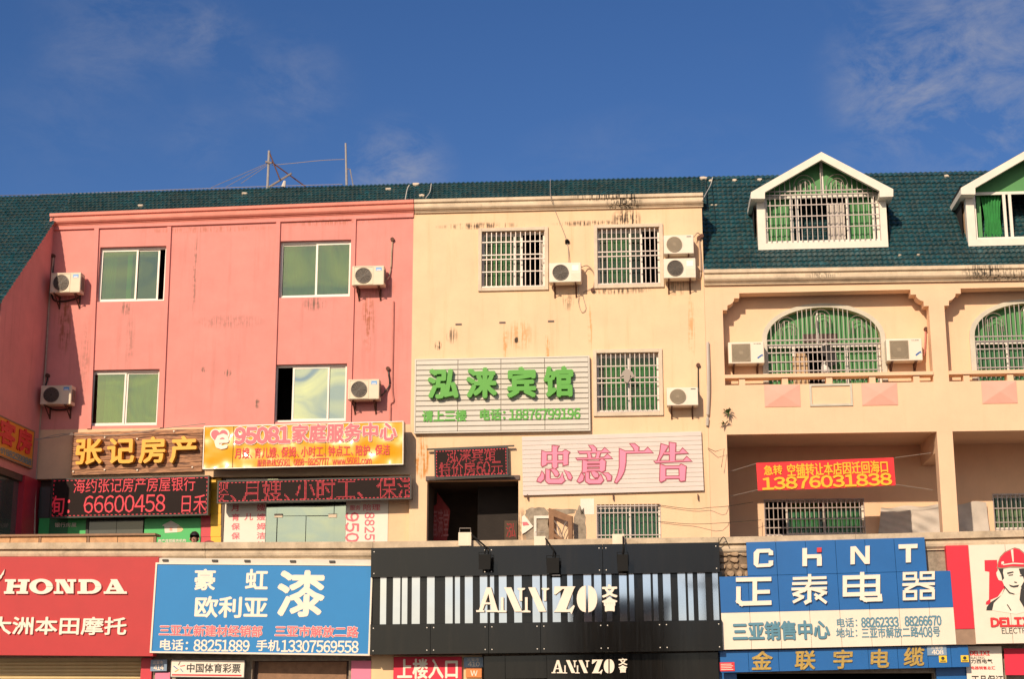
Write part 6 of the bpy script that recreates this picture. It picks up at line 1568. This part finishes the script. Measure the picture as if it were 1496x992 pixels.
floor_z = zled - .9
pm = Matrix.Translation(Vector((hp_.x, hp_.y, floor_z)))
hz = hp_.z - floor_z
t = thing('person', 'dark haired person sitting low behind the concrete ledge, only the head showing', 'person', pm)
n_ = hz - .12; hip = n_ - .56
J = [((0, 0, hip), .13), ((0, .0, hip + .25), .13), ((0, -.02, n_ - .08), .11), ((0, -.03, n_), .05), ((0, -.03, hz - .05), (.065, .07)), ((0, -.04, hz + .05), (.07, .08)),
     ((.18, 0, n_ - .08), .055), ((.24, -.08, n_ - .34), .042), ((.16, -.30, n_ - .40), .032), ((-.18, 0, n_ - .08), .055), ((-.24, -.08, n_ - .34), .042), ((-.16, -.30, n_ - .40), .032),
     ((.10, -.05, hip - .02), .09), ((.13, -.42, hip), .065), ((.13, -.40, .10), .045), ((.13, -.52, .04), .035), ((-.10, -.05, hip - .02), .09), ((-.13, -.42, hip), .065), ((-.13, -.40, .10), .045), ((-.13, -.52, .04), .035)]
Eg = [(0, 1), (1, 2), (2, 3), (3, 4), (4, 5), (2, 6), (6, 7), (7, 8), (2, 9), (9, 10), (10, 11), (0, 12), (12, 13), (13, 14), (14, 15), (0, 16), (16, 17), (17, 18), (18, 19)]
skin_body('body', J, Eg, 'skin', t, pm)
def blob(name, c, r, m_, cut=None, seed=1):
    bm = bmesh.new(); bmesh.ops.create_icosphere(bm, subdivisions=3, radius=1)
    rb = random.Random(seed)
    for v in bm.verts:
        co = v.co; q = 1 + .03 * math.sin(co.x * 9 + co.z * 7) + .02 * rb.uniform(-1, 1); v.co = Vector((co.x * r[0] * q, co.y * r[1] * q, co.z * r[2] * q))
    if cut: bmesh.ops.delete(bm, geom=[v for v in bm.verts if cut(v.co)], context='VERTS')
    me = bpy.data.meshes.new(name); bm.to_mesh(me); bm.free(); me.materials.append(M[m_])
    for p in me.polygons: p.use_smooth = True
    return obj(name, me, t, pm @ Matrix.Translation(Vector(c)))
blob('hair', (-.0, -.02, hz + .045), (.108, .118, .125), 'hair', lambda c: c.y < -.03 and c.z < .02)
blob('nose', (.0, -.135, hz - .005), (.014, .02, .022), 'skin'); blob('ear', (.095, -.03, hz), (.012, .022, .03), 'skin'); blob('ear', (-.095, -.03, hz), (.012, .022, .03), 'skin')
for s_ in (-1, 1): blob('eye', (s_ * .034, -.118, hz + .02), (.012, .008, .006), 'letter_dark')
blob('mouth', (0, -.118, hz - .05), (.024, .008, .006), 'letter_rose')
Js = [((0, 0, hip), .15), ((0, .0, hip + .25), .15), ((0, -.02, n_ - .10), .125), ((.18, 0, n_ - .10), .07), ((.24, -.08, n_ - .30), .058), ((-.18, 0, n_ - .10), .07), ((-.24, -.08, n_ - .30), .058)]
skin_body('shirt', Js, [(0, 1), (1, 2), (2, 3), (3, 4), (2, 5), (5, 6)], 'shirt', t, pm, 1)
st_ = thing('stool', 'plain dark red stool that the person behind the ledge sits on', 'stool', (hp_.x, hp_.y, floor_z))
me = lathe('seat', [(.17, hip - .17), (.18, hip - .15), (.17, hip - .12)], 'chair_red', None); obj('seat', me, st_, pm)
for a_, b_ in ((-1, -1), (1, -1), (1, 1), (-1, 1)): mb = MB(); mb.tube([(a_ * .16, b_ * .16, 0), (a_ * .11, b_ * .11, hip - .165)], .018, 5); mb.build('leg', 'chair_red', st_, pm)
q_ = wpt(303.5, 791, YB + .9)
t2 = thing('chair', 'dark red round backed chair behind the ledge, beside the seated head', 'chair', (q_.x, q_.y, floor_z)); qm = Matrix.Translation(Vector((q_.x, q_.y, floor_z))); sh_ = q_.z - floor_z
me = lathe('seat', [(.19, .40), (.20, .42), (.19, .45)], 'chair_red', None); obj('seat', me, t2, qm)
mb = MB(); mb.prism([(.16 * math.cos(math.pi * i / 12), sh_ - .10 + .13 * math.sin(math.pi * i / 12)) for i in range(13)] + [(-.15, .45), (.15, .45)], 0, .03); mb.build('backrest', 'chair_red', t2, Frame((q_.x, q_.y + .16, floor_z), (1, 0, 0), (0, 0, 1)))
for a_, b_ in ((-1, -1), (1, -1), (1, 1), (-1, 1)): mb = MB(); mb.tube([(a_ * .18, b_ * .18, 0), (a_ * .14, b_ * .14, .41)], .016, 5); mb.build('leg', 'chair_red', t2, qm)
# =================================================================== ACROSS THE STREET (seen only in reflections)
ob = thing('opposite_house', 'dark flat roofed house across the street, seen mirrored in the dark sign', 'building', (-5, -66, 0))
mb = MB(); mb.box(-4.6, 1.4, 0, 8.0, 66, 74); mb.build('wall', 'far_wall', ob, P0)
mb = MB(); mb.box(-4.8, 1.6, 8.0, 8.25, 65.7, 74.2); mb.build('roof', 'far_wall', ob, P0)
for i in range(3):
    for j in range(2): mb = MB(); mb.box(-4.1 + i * 1.9, -3.0 + i * 1.9, 3.2 + j * 2.6, 4.6 + j * 2.6, 65.5, 65.96); mb.build('window', 'glass_grey', ob, P0)
up = thing('utility_pole', 'concrete power pole across the street, mirrored in the dark sign', 'pole', (3.4, -60, 0))
mb = MB(); mb.tube([(3.4, -60, 0), (3.4, -60, 9.2)], .22, 8, .15); mb.build('shaft', 'far_wall', up)
mb = MB(); mb.box(2.2, 4.6, 8.4, 8.6, 59.9, 60.1); mb.build('crossarm', 'far_wall', up, P0)
tr_ = thing('street_tree', 'leafy tree across the street, mirrored in the dark sign', 'tree', (7.5, -64, 0))
mb = MB(); mb.tube([(7.5, -64, 0), (7.4, -64, 2.6), (7.7, -63.8, 4.2)], .28, 8, .14)
for dx, dy, dz in ((1.6, .4, 2.2), (-1.5, -.5, 2.0), (.3, 1.4, 2.4), (.2, -1.3, 1.8)): mb.tube([(7.6, -63.9, 3.6), (7.6 + dx, -63.9 + dy, 3.6 + dz)], .11, 6, .04)
mb.build('trunk', 'bark', tr_)
mb = MB(); rt_ = random.Random(9)
for i in range(2600):
    c_ = rt_.choice(((7.6, -63.9, 6.2, 1.9), (9.2, -63.4, 5.6, 1.3), (6.0, -64.4, 5.5, 1.3), (7.9, -62.6, 5.4, 1.2), (7.5, -65.2, 5.3, 1.3)))
    a_, z_ = rt_.uniform(0, 6.283), rt_.uniform(-1, 1); q = rt_.uniform(.55, 1) * c_[3]; s_ = math.sqrt(1 - z_ * z_)
    p = Vector((c_[0] + q * s_ * math.cos(a_), c_[1] + q * s_ * math.sin(a_), c_[2] + q * z_ * .8)); e = Vector((rt_.uniform(-1, 1), rt_.uniform(-1, 1), rt_.uniform(-1, 1))).normalized(); f = e.orthogonal().normalized() * .12
    mb.add([p - e * .16, p + f, p + e * .16, p - f], [(0, 1, 2, 3)])
o = mb.build('crown', 'leaf', tr_); o['kind'] = 'stuff'
